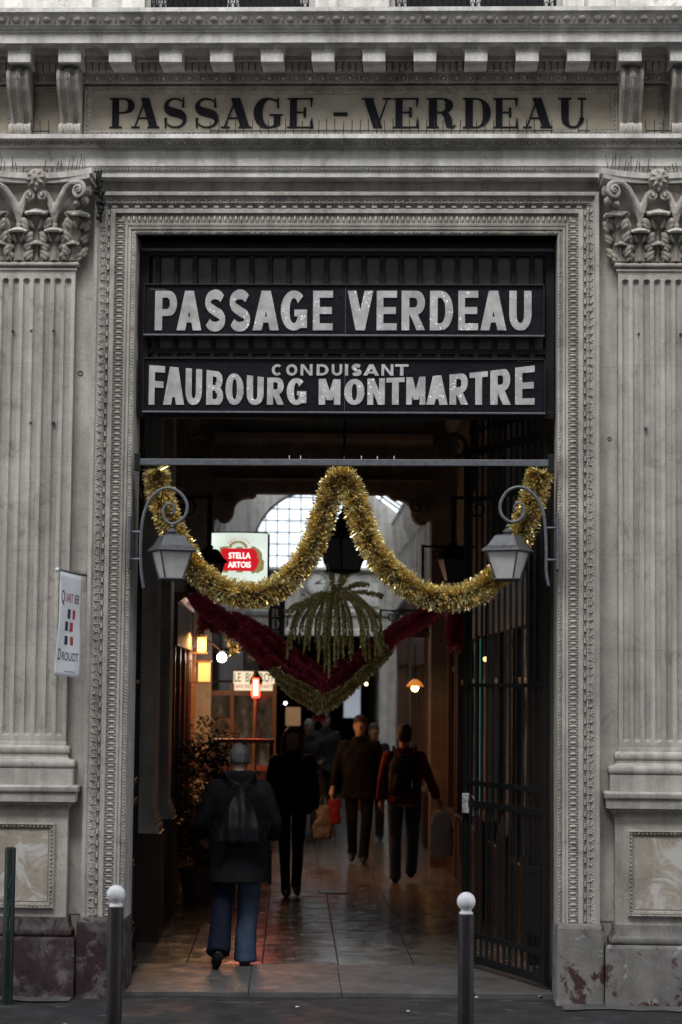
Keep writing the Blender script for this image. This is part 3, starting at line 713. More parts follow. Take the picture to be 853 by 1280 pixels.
for side, cx in (('left', -PC), ('right', PC)):
    pil = part('pilaster', fluted(cx), STONE)
    L = [(PH+.004,YF-.004,1.64)] + [(PH+.004,YF-.004,1.71)]
    base = MB().rings(stack(cx, [(.335,-.16,1.425),(.335,-.16,1.535)] + torus(.322,-.148,1.536,1.596,.022) + [(.30,-.12,1.60),(.288,-.108,1.615),(.29,-.11,1.63)] + torus(.285,-.105,1.632,1.688,.016) + [(.276,-.096,1.692),(.276,-.096,1.705),(PH+.001,YF-.001,1.722)]))
    part('pilaster_base', base, STONE, parent=pil, smooth=True)
    part('astragal', MB().rings(stack(cx, [(PH+.001,YF-.001,4.985)] + torus(PH+.004,YF-.004,4.998,5.022,.008) + [(PH+.012,YF-.014,5.025)] + torus(PH+.012,YF-.014,5.028,5.062,.016) + [(PH,YF,5.066)])), STONE, parent=pil, smooth=True)
    # pedestal
    ped = part('pedestal', MB().rings(stack(cx, [(.30,-.12,.52),(.30,-.12,1.25),(.305,-.125,1.255),(.312,-.135,1.275),(.330,-.160,1.295),(.335,-.165,1.305),(.36,-.20,1.312),(.362,-.202,1.372),(.372,-.215,1.378),(.375,-.22,1.385),(.375,-.22,1.412),(.36,-.20,1.424),(.335,-.17,1.4245)])), STONE, smooth=True)
    dn = MB(); x = cx-.30
    while x < cx+.31:
        dn.lump((x,-.143,1.283), X*.009, Z*.010-Y*.008, -Y*.012-Z*.006, 5, 2); x += .022
    part('dentils', dn, STONE_D, parent=ped, kind='stuff')
    part('pedestal_panel', MB().box(cx-.17,cx+.17,-.128,-.119,.635,1.115), STONE_P, parent=ped)
    fb = frame(MB(), cx-.218, cx+.218, .585, 1.165, .05, -.119, -.146, -.125)
    x = cx-.195
    while x < cx+.2:
        for z in (.608, 1.142): fb.lump((x,-.138,z), X*.011, Z*.010, -Y*.012*rn(.4), 5, 2)
        x += .027
    z = .63
    while z < 1.13:
        for q in (-.195, .195): fb.lump((cx+q,-.138,z), X*.010, Z*.011, -Y*.012*rn(.4), 5, 2)
        z += .027
    part('panel_frame', fb, STONE_D, parent=ped, smooth=True)
    m2 = STONE_C if side == 'right' else STONE_R
    part('plinth', MB().rings(stack(cx, [(.375,-.195,-.03),(.372,-.192,.03),(.368,-.188,.375),(.36,-.18,.39),(.345,-.165,.398)] + torus(.33,-.15,.40,.455,.016) + [(.325,-.145,.46),(.318,-.138,.50),(.315,-.135,.53)])), m2, smooth=True)
    # capital
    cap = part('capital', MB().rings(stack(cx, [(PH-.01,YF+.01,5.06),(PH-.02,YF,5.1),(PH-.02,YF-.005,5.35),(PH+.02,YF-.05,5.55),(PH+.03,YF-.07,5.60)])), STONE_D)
    def sub(nm, mb, m=STONE, **k): return part(nm, mb, m, parent=cap, **k)
    ab = MB(); n_ = 28
    for (z0, z1, ex) in ((5.605,5.632,0),(5.634,5.672,.018)):
        rg = []
        for i in range(n_+1):
            u = i/n_*2-1; x = cx+u*(.395+ex)
            y = -.335-ex+.155*(1-abs(u)**2.2)
            rg.append([(x,y,z0),(x,y-.006,z1),(x,-.0,z1),(x,-.0,z0)])
        ab.rings(rg)
    sub('abacus', ab, STONE_W)
    # rosette
    ro = MB().ell([(cx,-.16,5.545,.028,.04),(cx,-.17,5.57,.060,.06),(cx,-.18,5.62,.075,.075),(cx,-.175,5.67,.070,.07),(cx,-.16,5.70,.045,.05)], 14)
    for k in range(8):
        a = 2*PI*k/8+.2; ro.lump((cx+.045*math.cos(a), -.225, 5.625+.045*math.sin(a)), Vector((math.cos(a),0,math.sin(a)))*.024, Vector((-math.sin(a),0,math.cos(a)))*.013, -Y*.026, 7, 3)
    ro.lump((cx,-.235,5.625), X*.018, Z*.022, -Y*.030, 8, 3); ro.lump((cx,-.21,5.56), X*.014, Z*.028, -Y*.02, 6, 2)
    sub('rosette', ro, STONE_D, smooth=True)
    for s in (-1, 1):
        # slender stalk splitting into an inner helix and an outer volute
        bx = cx+s*.125
        st = MB().ell([(bx,YF-.035,5.225,.018,.018),(bx,YF-.04,5.29,.017,.017),(bx,YF-.043,5.315,.025,.023),(bx,YF-.045,5.335,.019,.019),(bx+s*.002,YF-.05,5.38,.030,.026),(bx+s*.004,YF-.058,5.42,.048,.032),(bx+s*.006,YF-.062,5.445,.052,.030),(bx+s*.008,YF-.06,5.462,.030,.02)], 14)
        for q in range(5): st.tube([(bx+(q-2)*.006,YF-.062,5.335),(bx+(q-2)*.014,YF-.082,5.40),(bx+(q-2)*.021,YF-.092,5.45)], [.004,.006,.003], 5)
        st.tube([(bx,YF-.06,5.40),(bx-s*.030,YF-.07,5.47),(bx-s*.050,YF-.08,5.53)], [.028,.026,.014], 10)
        st.tube([(bx,YF-.06,5.40),(bx+s*.045,YF-.085,5.48),(bx+s*.10,YF-.14,5.555),(bx+s*.15,YF-.185,5.585)], [.030,.032,.026,.018], 10)
        sub('calyx', remesh(st, .006, 2), STONE, smooth='all')
        lead = [(bx-s*.01,YF-.06,5.43),(bx-s*.03,YF-.07,5.49),(bx-s*.045,YF-.08,5.528)]
        pts, rr = spiral((cx+s*.048,YF-.095,5.515), .036, .006, PI/2*1.0 if s > 0 else PI/2, 1.6, .0115, .006, 0, s*1, lead)
        v = MB().tube(pts, rr, 8); v.lump((cx+s*.048,YF-.12,5.515), X*.009, Z*.009, -Y*.02, 6, 2)
        sub('helix', v, STONE, smooth=True)
        lead = [(bx+s*.01,YF-.06,5.42),(bx+s*.045,YF-.09,5.50),(bx+s*.09,YF-.14,5.56),(bx+s*.14,YF-.185,5.585)]
        pts, rr = spiral((cx+s*.315,YF-.205,5.525), .058, .008, PI/2, 1.75, .017, .008, s*rad(-28), -s*1, lead)
        v = MB().tube(pts, rr, 8); v.lump((cx+s*.315,YF-.235,5.525), X*.012, Z*.012, -Y*.02, 6, 2)
        v.lump((cx+s*.355,YF-.16,5.46), X*.030, Z*.034, -Y*.05, 7, 3); v.lump((cx+s*.30,YF-.16,5.44), X*.030, Z*.025, -Y*.04, 7, 3)
        v.lump((cx+s*.375,YF-.13,5.54), X*.022, Z*.04, -Y*.05, 7, 3)
        sub('volute', v, STONE, smooth=True)
    for (lx, lw, lh, cu, yw) in ((0,.215,.355,.06,0),(.262,.19,.345,.06,rad(32)),(-.262,.19,.345,.06,rad(-32))):
        sub('upper_leaf', acanthus(cx+lx, YF-.005, 5.066, lw, lh, cu, yw, .16, 5), STONE_D, smooth='all', solid=.012)
        R3 = Matrix.Rotation(yw, 3, 'Z'); q = Vector((cx+lx,YF-.005,5.066)) + R3 @ Vector((0,-(.16*lh+cu*1.15),lh*.95-.020))
        sub('leaf_lip', remesh(lip(MB(), q.x, q.y, q.z, lw*.62, yw), .006, 1), STONE_W, smooth='all')
    for lx, yw in ((-.245,rad(-14)),(-.125,0),(0,0),(.125,0),(.245,rad(14))):
        big = abs(lx) == .125; lw, lh = (.20,.225) if big else (.13,.13); yy = YF-.022 if big else YF-.012
        sub('lower_leaf', acanthus(cx+lx, yy, 5.066, lw, lh, .05, yw, .14, 3), STONE_D, smooth='all', solid=.012)
        if big: sub('leaf_lip', remesh(lip(MB(), cx+lx, yy-(.14*lh+.058), 5.066+lh*.95-.018, lw*.58, yw), .006, 1), STONE_W, smooth='all')
    # bird spikes on top
    spk = MB(); 
    for k in range(26):
        x = cx-.36+.72*k/25+random.uniform(-.01,.01); y = -.30+.13*(1-abs((x-cx)/.38)**2)+random.uniform(0,.02)
        spk.tube([(x,y,5.668),(x+random.uniform(-.02,.02),y+random.uniform(-.02,.0),5.668+random.uniform(.07,.13))], .0022, 4)
    part('bird_spikes', spk, IRON, kind='stuff')
# jamb plinths under the surround, worn at the corners
for s in (-1, 1):
    x0, x1 = s*(OX-.005), s*1.788
    mb = MB(); rg = []
    for z, e in ((-.02,.012),(.03,.006),(.40,.003),(.50,0),(.53,-.012)):
        a, b = min(x0,x1)-(e if s > 0 else 0), max(x0,x1)+(e if s < 0 else 0)
        rg.append([(a,-.150-e,z),(b,-.150-e,z),(b,.35,z),(a,.35,z)])
    mb.rings(rg)
    part('jamb_plinth', mb, STONE_R if s < 0 else STONE_C, bevel=.012)
# spikes along the frieze ledge
spk = MB()
for a, b in ((263, 692), (723, 738), (808, 840), (40, 62)):
    x = a
    while x < b:
        p = at(x, 176, -.24); spk.tube([(p.x,-.24,5.94),(p.x+random.uniform(-.006,.006),-.245,5.94+random.uniform(.085,.105))], .0028, 4); x += 10.4
    p, q = at(a, 176, -.24), at(b, 176, -.24)
    spk.box(p.x, q.x, -.245, -.235, 5.955, 5.962)
part('bird_spikes', spk, IRON, kind='stuff')
# drilled holes, plates and a strap of perished cable on the wall
for (a, b, rr_) in ((101,467,.016),(109,821,.010),(762,549,.012)):
    p = at(a, b, 0); mb = MB().rings([[(p.x+q*math.cos(2*PI*k/12), yy, p.z+q*math.sin(2*PI*k/12)) for k in range(12)] for q, yy in ((rr_*1.25,.0),(rr_*1.15,-.010),(rr_*.8,-.010),(rr_*.7,.003))])
    part('pipe_stub', mb, IRON)
for (a, b) in ((39,413),(67,413),(16,413),(799,417),(851,417),(38,528),(67,528),(808,535)):
    p = at(a, b, YF-.002); part('stud', MB().lump((p.x,YF+.016,p.z), X*.011, Z*.011, -Y*.03, 7, 3), IRONG)
p = at(104, 727, 0)
pl = part('wall_plate', MB().box(p.x-.05, p.x+.035, -.008, 0, p.z-.07, p.z+.075), STONE)
for sx in (-.04, .025):
    for sz in (-.06, .065): part('screw', MB().lump((p.x+sx,-.008,p.z+sz), X*.004, Z*.004, -Y*.004, 6, 2), IRON, parent=pl)
mb = MB()
for k in range(5):
    q0 = at(120+k*1.5, 212, -.13); q1 = at(126+k*.8, 279-k*6, -.13)
    mb.tube([q0+Vector((random.uniform(-.01,.01), -.02, 0)), (q0+q1)/2+Vector((random.uniform(-.02,.02),-.03,0)), q1], .008, 5)
    for j in range(5):
        c = q0.lerp(q1, random.random()); mb.ball(c+Vector((random.uniform(-.015,.015),-.02,0)), random.uniform(.008,.02), 6, 4)
part('perished_cable', mb, IRON)
# ------------------------------------------------------------------ the passage behind (frame P)
HW = 1.6; YA = 10.3; YE = 23.6           # half width, arch, end wall with the clock
PS = thing('covered_passage', 'dim covered arcade interior with plaster walls, arches and glazed roof', 'arcade', (0,.3,0), 'P')
def ppart(name, mb, m, **k): return mb.build(name, m, k.pop('parent', PS), **k)
ppart('wall', MB().box(-HW-.3,-HW,.35,YE+.3,0,5.3), STONE_I)
ppart('wall', MB().box(HW,HW+.3,.35,YE+.3,0,5.3), STONE_I)
ppart('ceiling', MB().box(-HW-.3,HW+.3,.30,YA+.3,5.42,5.7), STONE_I)
for y in (1.6, 3.2, 4.8, 6.4, 8.0): ppart('ceiling_beam', MB().box(-HW,HW,y,y+.22,5.26,5.419), STONE_I)
for s in (-1, 1):
    mb = MB().profy([(s*HW,5.10),(s*(HW-.04),5.10),(s*(HW-.05),5.14),(s*(HW-.12),5.18),(s*(HW-.15),5.24),(s*(HW-.16),5.259),(s*HW,5.259)], .36, YA)
    y = .5
    while y < YA: mb.box(min(s*(HW-.08),s*(HW-.03)),max(s*(HW-.08),s*(HW-.03)),y,y+.05,5.05,5.099); y += .1
    ppart('cornice', mb, STONE_I)
def ppil(s, y0, L=.5, z0=.9, zt=5.04):
    x0, x1 = s*HW, s*(HW-.13); a, b = min(x0,x1), max(x0,x1)
    PM = STONE_S if y0 < 5 else STONE_I  # near pilasters get paler stone in place of daylight
    o = ppart('pilaster', MB().box(a,b,y0,y0+L,z0+.16,zt), PM)
    mb = MB(); n_ = 0
    for e, za, zb in ((.045,z0,z0+.06),(.03,z0+.061,z0+.10),(.018,z0+.101,z0+.13),(.008,z0+.131,z0+.159)):
        mb.box(a-(e if s>0 else 0), b+(e if s<0 else 0), y0-e, y0+L+e, za, zb)
    ppart('pilaster_base', mb, PM, parent=o)
    ppart('capital_block', MB().box(a-(.03 if s>0 else 0), b+(.03 if s<0 else 0), y0-.03,y0+L+.03,zt-.18,zt-.08), STONE_I, parent=o)
    ppart('dado', MB().box(a-(.06 if s>0 else 0), b+(.06 if s<0 else 0), y0-.06,y0+L+.06,.0,z0-.001), WOOD, parent=o)
for s in (-1, 1):
    for y in (2.9, 4.8): ppil(s, y)
    ppil(s, 13.2, .35, .75, 3.2); ppil(s, 17.5, .35, .75, 3.2); ppil(s, 21.5, .35, .75, 3.2)
# arch wall with scrolled corner brackets
AW = 1.3; AZ = 4.42
ppart('arch_pier', MB().box(-HW,-AW,YA,YA+.3,0,5.42), STONE_I)
ppart('arch_pier', MB().box(AW,HW,YA,YA+.3,0,5.42), STONE_I)
ppart('arch_lintel', MB().box(-AW,AW,YA,YA+.3,AZ,5.42), STONE_I)
ppart('arch_cornice', MB().profx([(YA,4.98),(YA-.05,4.98),(YA-.06,5.02),(YA-.14,5.06),(YA-.16,5.12),(YA,5.12)], -AW, AW).profx([(YA,AZ+.14),(YA-.03,AZ+.14),(YA-.04,AZ+.17),(YA,AZ+.19)], -AW, AW), STONE_I)
mb = MB(); x = -AW
while x < AW: mb.box(x,x+.045,YA-.05,YA-.001,4.925,4.979); x += .09
ppart('dentils', mb, STONE_I, kind='stuff')
for s in (-1, 1):
    pts = [(s*AW, AZ), (s*(AW-.50), AZ), (s*(AW-.50), AZ-.03), (s*(AW-.46), AZ-.06), (s*(AW-.40), AZ-.06)]
    for i in range(9):
        a = PI/2*i/8; pts.append((s*(AW-.40+.16*math.sin(a)), AZ-.06-.0-.14*(1-math.cos(a))))
    for i in range(1, 9):
        a = PI*i/8; pts.append((s*(AW-.24+.10*(1-math.cos(a))), AZ-.20-.13*math.sin(a)*.8-.10*i/8))
    pts += [(s*(AW), AZ-.32)]
    ppart('corner_bracket', MB().profy(pts, YA+.02, YA+.28), STONE_I)
    rp, rr = spiral((s*(AW-.16), YA-.01, AZ-.14), .10, .015, PI*.9, 1.5, .018, .01, 0, s)
    ppart('carved_scroll', MB().tube(rp, rr, 6), STONE_I)
    # nearer console scrolls high on the vestibule walls
    for y in (4.0, 7.6):
        rp, rr = spiral((s*(HW-.24), y, 4.66), .17, .03, PI*1.2, 1.6, .035, .02, 0, -s)
        ppart('console_scroll', MB().box(min(s*HW,s*(HW-.08)), max(s*HW,s*(HW-.08)), y-.1, y+.16, 4.2, 5.04).tube(rp, rr, 8), STONE_I)
# gallery beyond the arch: mouldings, upper pilasters, glazed roof
for s in (-1, 1):
    for (z, d) in ((2.95,.13),(3.25,.06),(4.55,.08),(5.05,.16)):
        ppart('string_course', MB().profy([(s*HW,z),(s*(HW-d*.5),z),(s*(HW-d*.6),z+.03),(s*(HW-d),z+.07),(s*(HW-d),z+.11),(s*HW,z+.12)], YA+.3, YE), STONE_W if z > 4.5 else STONE_I)
    y = YA+.9
    while y < YE-.3:
        o = ppart('upper_pilaster', MB().box(min(s*HW,s*(HW-.07)), max(s*HW,s*(HW-.07)), y, y+.22, 3.38, 4.54), STONE)
        ppart('bracket', MB().profy([(s*HW,4.54),(s*(HW-.07),4.54),(s*(HW-.10),4.45),(s*(HW-.2),4.75),(s*(HW-.22),4.9),(s*(HW-.14),5.04),(s*HW,5.04)], y+.03, y+.17), STONE, parent=o)
        y += 1.05
roof = thing('glazed_roof', 'grimy pitched glass roof on iron bars above the gallery', 'glass roof', (0,YA+.3,5.3), 'P')
MILK = bpy.data.materials.new('grimy_roof_glass'); MILK.use_nodes = True
t_ = MILK.node_tree; pb = t_.nodes['Principled BSDF']; out_ = t_.nodes['Material Output']
pb.inputs['Base Color'].default_value = (.62,.64,.66,1); pb.inputs['Roughness'].default_value = .25
tr = t_.nodes.new('ShaderNodeBsdfTranslucent'); tr.inputs['Color'].default_value = (.88,.92,.96,1)
nz = t_.nodes.new('ShaderNodeTexNoise'); nz.inputs['Scale'].default_value = 3.0; nz.inputs['Detail'].default_value = 6
rp_ = t_.nodes.new('ShaderNodeValToRGB'); rp_.color_ramp.elements[0].color = (.80,.82,.84,1); rp_.color_ramp.elements[0].position = .3; rp_.color_ramp.elements[1].color = (.95,.98,1,1); rp_.color_ramp.elements[1].position = .65
tcn = t_.nodes.new('ShaderNodeTexCoord'); t_.links.new(tcn.outputs['Object'], nz.inputs['Vector']); t_.links.new(nz.outputs[0], rp_.inputs[0]); t_.links.new(rp_.outputs[0], tr.inputs['Color'])
tp = t_.nodes.new('ShaderNodeBsdfTransparent'); t_.links.new(rp_.outputs[0], tp.inputs['Color'])
m0 = t_.nodes.new('ShaderNodeMixShader'); m0.inputs[0].default_value = .72
t_.links.new(tr.outputs[0], m0.inputs[1]); t_.links.new(tp.outputs[0], m0.inputs[2])
mx = t_.nodes.new('ShaderNodeMixShader'); mx.inputs[0].default_value = .93
t_.links.new(pb.outputs[0], mx.inputs[1]); t_.links.new(m0.outputs[0], mx.inputs[2]); t_.links.new(mx.outputs[0], out_.inputs['Surface'])
RH = 6.45
for s in (-1, 1):
    y = YA+.3; k = 0
    while y < YE-.05:
        y1 = min(y+.66, YE)
        for r0, r1 in ((0,.5),(.5,1)):
            P0 = Vector((s*(HW+.05), 0, 5.3)).lerp(Vector((0,0,RH)), r0); P1 = Vector((s*(HW+.05), 0, 5.3)).lerp(Vector((0,0,RH)), r1)
            MB().add([(P0.x,y+.02,P0.z),(P1.x,y+.02,P1.z),(P1.x,y1-.02,P1.z),(P0.x,y1-.02,P0.z),(P0.x,y+.02,P0.z+.008),(P1.x,y+.02,P1.z+.008),(P1.x,y1-.02,P1.z+.008),(P0.x,y1-.02,P0.z+.008)],
                     [(0,3,2,1),(4,5,6,7),(0,1,5,4),(1,2,6,5),(2,3,7,6),(3,0,4,7)]).build('pane', MILK, roof)
        MB().tube([(s*(HW+.05),y,5.29),(0,y,RH-.01)], .022, 4).build('glazing_bar', IRONG, roof)
        y = y1
    for q in (.25,.5,.75):
        P0 = Vector((s*(HW+.05), 0, 5.28)).lerp(Vector((0,0,RH-.02)), q)
        MB().tube([(P0.x,YA+.3,P0.z-.02),(P0.x,YE,P0.z-.02)], .018, 4).build('purlin', IRONG, roof)
MB().tube([(0,YA+.3,RH-.02),(0,YE,RH-.02)], .04, 6).build('ridge_bar', IRONG, roof)
# gable filling above the arch lintel, and eaves closing the walls to the glass
ppart('gable', MB().profy([(-HW-.3,5.705),(HW+.3,5.705),(HW+.3,5.72),(0,RH+.15),(-HW-.3,5.72)], YA, YA+.28), STONE_I)
# end wall: half-round window, clock, cornices, opening below
WR = 1.10; WZ = 4.62; WB = 4.30; EO = 1.25; EZ = 3.05
ew = MB(); pts = []
for i in range(25): a = PI*i/24; pts.append((WR*math.cos(a), WZ+WR*math.sin(a)))
outer = lambda x: 5.3+(RH-5.3)*(1-abs(x)/HW)
rg = [(WR, WB)] + pts + [(-WR, WB)]
vs = []; fs = []
for (x, z) in rg:
    k = 1.6
    if z <= WZ: o_ = (math.copysign(HW, x), z)
    else:
        a = math.atan2(z-WZ, x); ca, sa = math.cos(a), math.sin(a)
        lo, hi = 0, 6
        for _ in range(30):
            md = (lo+hi)/2
            if abs(md*ca) < HW and WZ+md*sa < outer(md*ca): lo = md
            else: hi = md
        o_ = (lo*ca, WZ+lo*sa)
    vs += [(x, YE, z), (o_[0], YE, o_[1]), (x, YE+.15, z)]
for i in range(len(rg)-1): fs += [(3*i, 3*i+1, 3*i+4, 3*i+3), (3*i, 3*i+3, 3*i+5, 3*i+2)]
ew.add(vs, fs); ew.box(-HW,HW,YE,YE+.3,EZ,WB).box(-HW,-EO,YE,YE+.3,0,EZ-.001).box(EO,HW,YE,YE+.3,0,EZ-.001)
endw = ppart('end_wall', ew, STONE)
ppart('end_cornice', MB().profx([(YE,4.22),(YE-.05,4.22),(YE-.07,4.24),(YE-.11,4.26),(YE-.11,4.285),(YE,4.298)], -HW+.17, HW-.17).profx([(YE,3.42),(YE-.04,3.42),(YE-.08,3.5),(YE,3.52)], -HW, HW).profx([(YE,3.06),(YE-.05,3.06),(YE-.06,3.16),(YE,3.18)], -EO-.1, EO+.1), STONE_W)
for s in (-1,1):
    mb = MB().box(s*.95-.28, s*.95+.28, YE-.03, YE-.001, 3.6, 4.02)
    ppart('wall_panel', mb, STONE_W, parent=endw)
win = thing('lunette_window', 'half round grid window glowing white at the end of the gallery', 'window', (0,YE+.1,WB), 'P')
step = .215
k0 = int(WR/step)+1
for i in range(-k0, k0):
    for j in range(0, 8):
        x0, x1 = i*step, (i+1)*step; z0, z1 = WB+j*step, WB+(j+1)*step
        # clip the pane to the half round
        def inside(x, z): return z <= WZ and abs(x) <= WR or math.hypot(x, z-WZ) <= WR
        n_ = 8; cells = []
        lo, hi = max(x0,-WR), min(x1,WR)
        if hi-lo < .02: continue
        top = []
        for q in range(n_+1):
            x = lo+(hi-lo)*q/n_; zt = WZ+math.sqrt(max(0, WR*WR-x*x)); top.append((x, min(z1, zt)))
        if max(t[1] for t in top) < z0+.02: continue
        poly = [(lo, z0), (hi, z0)] + [(x, max(z, z0)) for x, z in reversed(top)]
        MB().profy(poly, YE+.10, YE+.106).build('pane', MILK, win)
for i in range(-k0+1, k0):
    x = i*step
    if abs(x) < WR: MB().box(x-.011,x+.011,YE+.06,YE+.099,WB,WZ+math.sqrt(WR*WR-x*x)).build('glazing_bar', IRONG, win)
for j in range(0, 8):
    z = WB+j*step; hw_ = WR if z <= WZ else math.sqrt(max(0, WR*WR-(z-WZ)**2))
    if hw_ > .1: MB().box(-hw_,hw_,YE+.055,YE+.095,z-.011,z+.011).build('glazing_bar', IRONG, win)
MB().tube([(WR*.99*math.cos(PI*i/24), YE+.07, WZ+WR*.99*math.sin(PI*i/24)) for i in range(25)], .03, 6).build('window_frame', IRONG, win)
# clock in its carved wreath
cc = pat(396, 729, YE-.02); ck = thing('clock', 'round white passage clock on the far wall behind the hanging lantern', 'clock', (cc.x,YE-.001,cc.z), 'P')
DIAL = mat('enamel_dial', (.62,.61,.58), .4); n = N(DIAL); n.col(n.ramp(n.noise(n.map(), 6, 4), [(.3,(.52,.51,.48)),(.7,(.66,.65,.62))]))
disc = lambda r, y0, y1: [[(cc.x+r*math.cos(2*PI*k/32), yy, cc.z+r*math.sin(2*PI*k/32)) for k in range(32)] for yy in (y0, y1)]
MB().rings(disc(.18,YE-.001,YE-.05)).build('dial', DIAL, ck)
mb = MB(); mb.tube([(cc.x+.20*math.cos(2*PI*k/32), YE-.04, cc.z+.20*math.sin(2*PI*k/32)) for k in range(33)], .026, 8); mb.build('rim', STONE_D, ck, smooth=True)
mb = MB(); mb.tube([(cc.x+.175*math.cos(2*PI*k/32), YE-.052, cc.z+.175*math.sin(2*PI*k/32)) for k in range(33)], .008, 6); mb.build('rim_shade', IRONG, ck)  # dark ring added for the shading inside the rim
for k in range(12):
    a = PI*k/6; u = Vector((math.sin(a),0,math.cos(a))); v_ = Vector((math.cos(a),0,-math.sin(a))); c = Vector((cc.x,YE-.052,cc.z))+u*.142
    l_ = .022; MB().add([c-u*l_-v_*.005, c-u*l_+v_*.005, c+u*l_+v_*.006, c+u*l_-v_*.006], [(0,1,2,3)]).build('hour_mark', GREY_I, ck)
for a, l_, wd in ((rad(50),.14,.012),(rad(88),.10,.016)):
    u = Vector((math.sin(a),0,math.cos(a))); v_ = Vector((math.cos(a),0,-math.sin(a))); c = Vector((cc.x,YE-.058,cc.z))
    MB().add([c-u*.03-v_*wd, c-u*.03+v_*wd, c+u*l_+v_*wd*.4, c+u*l_-v_*wd*.4], [(0,1,2,3)]).build('hand', LETTER_BLK, ck)
mb = MB()
for k in range(26):
    a = rad(200+140*k/25)
    for q in (0,1):
        rr_ = .26+.05*random.random(); c = Vector((cc.x+rr_*math.cos(a), YE-.01, cc.z+rr_*math.sin(a)*1.05)); mb.lump(c, Vector((math.sin(a+q),0,math.cos(a+q)))*.03, Vector((math.cos(a+q),0,-math.sin(a+q)))*.013, Vector((0,-.035,0)), 6, 2)
mb.build('carved_wreath', STONE, ck, kind='stuff', smooth=True)
# lower passage beyond the end wall
ppart('far_wall', MB().box(-EO-.3,-EO-.001,YE+.31,46,0,3.4), STONE_D)
ppart('far_wall', MB().box(EO+.001,EO+.3,YE+.31,46,0,3.4), STONE_D)
ppart('far_ceiling', MB().box(-EO-.3,EO+.3,YE+.31,46,3.41,3.6), STONE_D)
ppart('far_wall', MB().box(-EO-.3,EO+.3,46.01,46.3,0,3.6), STONE_D)
# floor: threshold blocks, then square stone paving
fl = MB().box(-HW-.3, HW+.3, 7.30, 46.3, -.05, .018).build('passage_floor', TILE2, kind='structure', loc=(0,7.3,.018), frame='P')
sub_ = MB().box(-HW-.3,HW+.3,.1,7.299,-.08,.004).build('floor_bed', ASPHALT, kind='structure', loc=(0,.1,0), frame='P')
th_x = [-1.475,-.62,.02,.93,1.475]
for i in range(4):
    MB().box(th_x[i]+.002, th_x[i+1]-.002, .06, 1.50, -.03, .026+.002*(i%2)).build('threshold_slab', THRESH, sub_, bevel=.004)
T = .575
for j in range(10):
    for i in range(-3, 3):
        x0 = i*T+.03; y0 = 1.53+j*T
        if x0 > HW or x0+T < -HW: continue
        x1 = min(x0+T, HW); x0 = max(x0, -HW); dz = random.uniform(-.0012,.0012)
        MB().box(x0+.004, x1-.004, y0+.004, y0+T-.004, .0045, .018+dz).build('floor_tile', TILE, sub_, bevel=.002)
MB().box(HW-1.6+1.755,HW,1.53,7.28,.0045,.0165).build('floor_tile', TILE, sub_)
# block of building above and beside the passage keeps the daylight out
blk = thing('rear_building_block', 'upper mass of the building over the passage entrance', 'building', (0,.6,5.72), 'S')
MB().box(-7,7,.601,9.5,5.73,13).build('wall', STONE_D, blk)
for s in (-1, 1): MB().box(min(s*2.6,s*7),max(s*2.6,s*7),9.6,23,0,6.2).build('wall', STONE_D, blk)

# ------------------------------------------------------------------ shopfronts
WARM = mat('warm_lit_shop_glass', (.03,.02,.015), .12, emit=(1,.48,.16), estr=.0)
def litglass(name, c, e, sc):
    m = mat(name, (.02,.02,.02), .10, emit=c, estr=1.0); n = N(m)
    f = n.ramp(n.noise(n.map((sc,sc,sc*.7)), 1.0, 5, .7), [(.40,0.0),(.55,.25),(.70,1.0)])
    g = n.mix(1.0, f, c, 'MULTIPLY'); n.t.links.new(g, n.b.inputs['Emission Color']); n.b.inputs['Emission Strength'].default_value = e
    return m
LITW = litglass('lit_bistro_window', (1,.50,.18), 2.6, 2.6)
LITD = litglass('dim_shop_window', (.85,.62,.42), .045, 3.5)
LITB = litglass('blue_grey_shop_window', (.55,.75,.85), .07, 4.5)
def shopfront(name, label, s, y0, y1, wd, glass, nb, zt=2.75, riser=.7, fascia=.42, group=None):
    x = s*(HW-.002); f = lambda a, b: (min(s*(HW-a), s*(HW-b)), max(s*(HW-a), s*(HW-b)))
    t = thing(name, label, 'shopfront', (s*(HW-.1), y0, .02), 'P', group)
    b = lambda a, c, ya, yb, za, zb: MB().box(*f(a, c), ya, yb, za, zb)
    b(.002,.12,y0,y1,.02,riser).build('stall_riser', wd, t, bevel=.008)
    b(.002,.16,y0,y1,riser+.001,riser+.05).build('sill', wd, t, bevel=.006)
    for k in range(nb+1):
        yy = y0+(y1-y0-.09)*k/nb
        MB().box(*f(.002,.13), yy, yy+.09, riser+.051, zt).build('post', wd, t, bevel=.006)
        if k < nb:
            ye = y0+(y1-y0-.09)*(k+1)/nb
            b(.03,.05,yy+.091,ye-.001,riser+.052,zt-.45).build('window_pane', glass, t)
            b(.03,.05,yy+.091,ye-.001,zt-.39,zt-.001).build('transom_pane', glass, t)
            b(.02,.09,yy+.091,ye-.001,zt-.449,zt-.391).build('transom_bar', wd, t)
    b(.002,.15,y0-.03,y1+.03,zt+.001,zt+fascia).build('fascia', wd, t, bevel=.006)
    mb = MB(); pr = [(0,0),(.17,0),(.20,.03),(.24,.05),(.26,.09),(0,.10)]
    mb.profy([(s*(HW-a), zt+fascia+.001+z) for a, z in pr], y0-.05, y1+.05); mb.build('cornice', wd, t)
    return t
shopfront('shopfront', 'dark wooden shopfront on the left before the bistro', -1, 5.7, 8.6, WOOD, LITD, 3, 2.5)
cafe = shopfront('shopfront', 'lit brown wooden bistro front on the left behind the lamp', -1, 8.9, 12.9, WOODL, LITW, 4, 2.55)
shopfront('shopfront', 'left shopfront behind the bistro sign', -1, 14.0, 17.2, WOOD, LITD, 3, 2.6)
shopfront('shopfront', 'far left shopfront by the end wall', -1, 18.0, 21.3, WOODG, LITD, 3, 2.6)
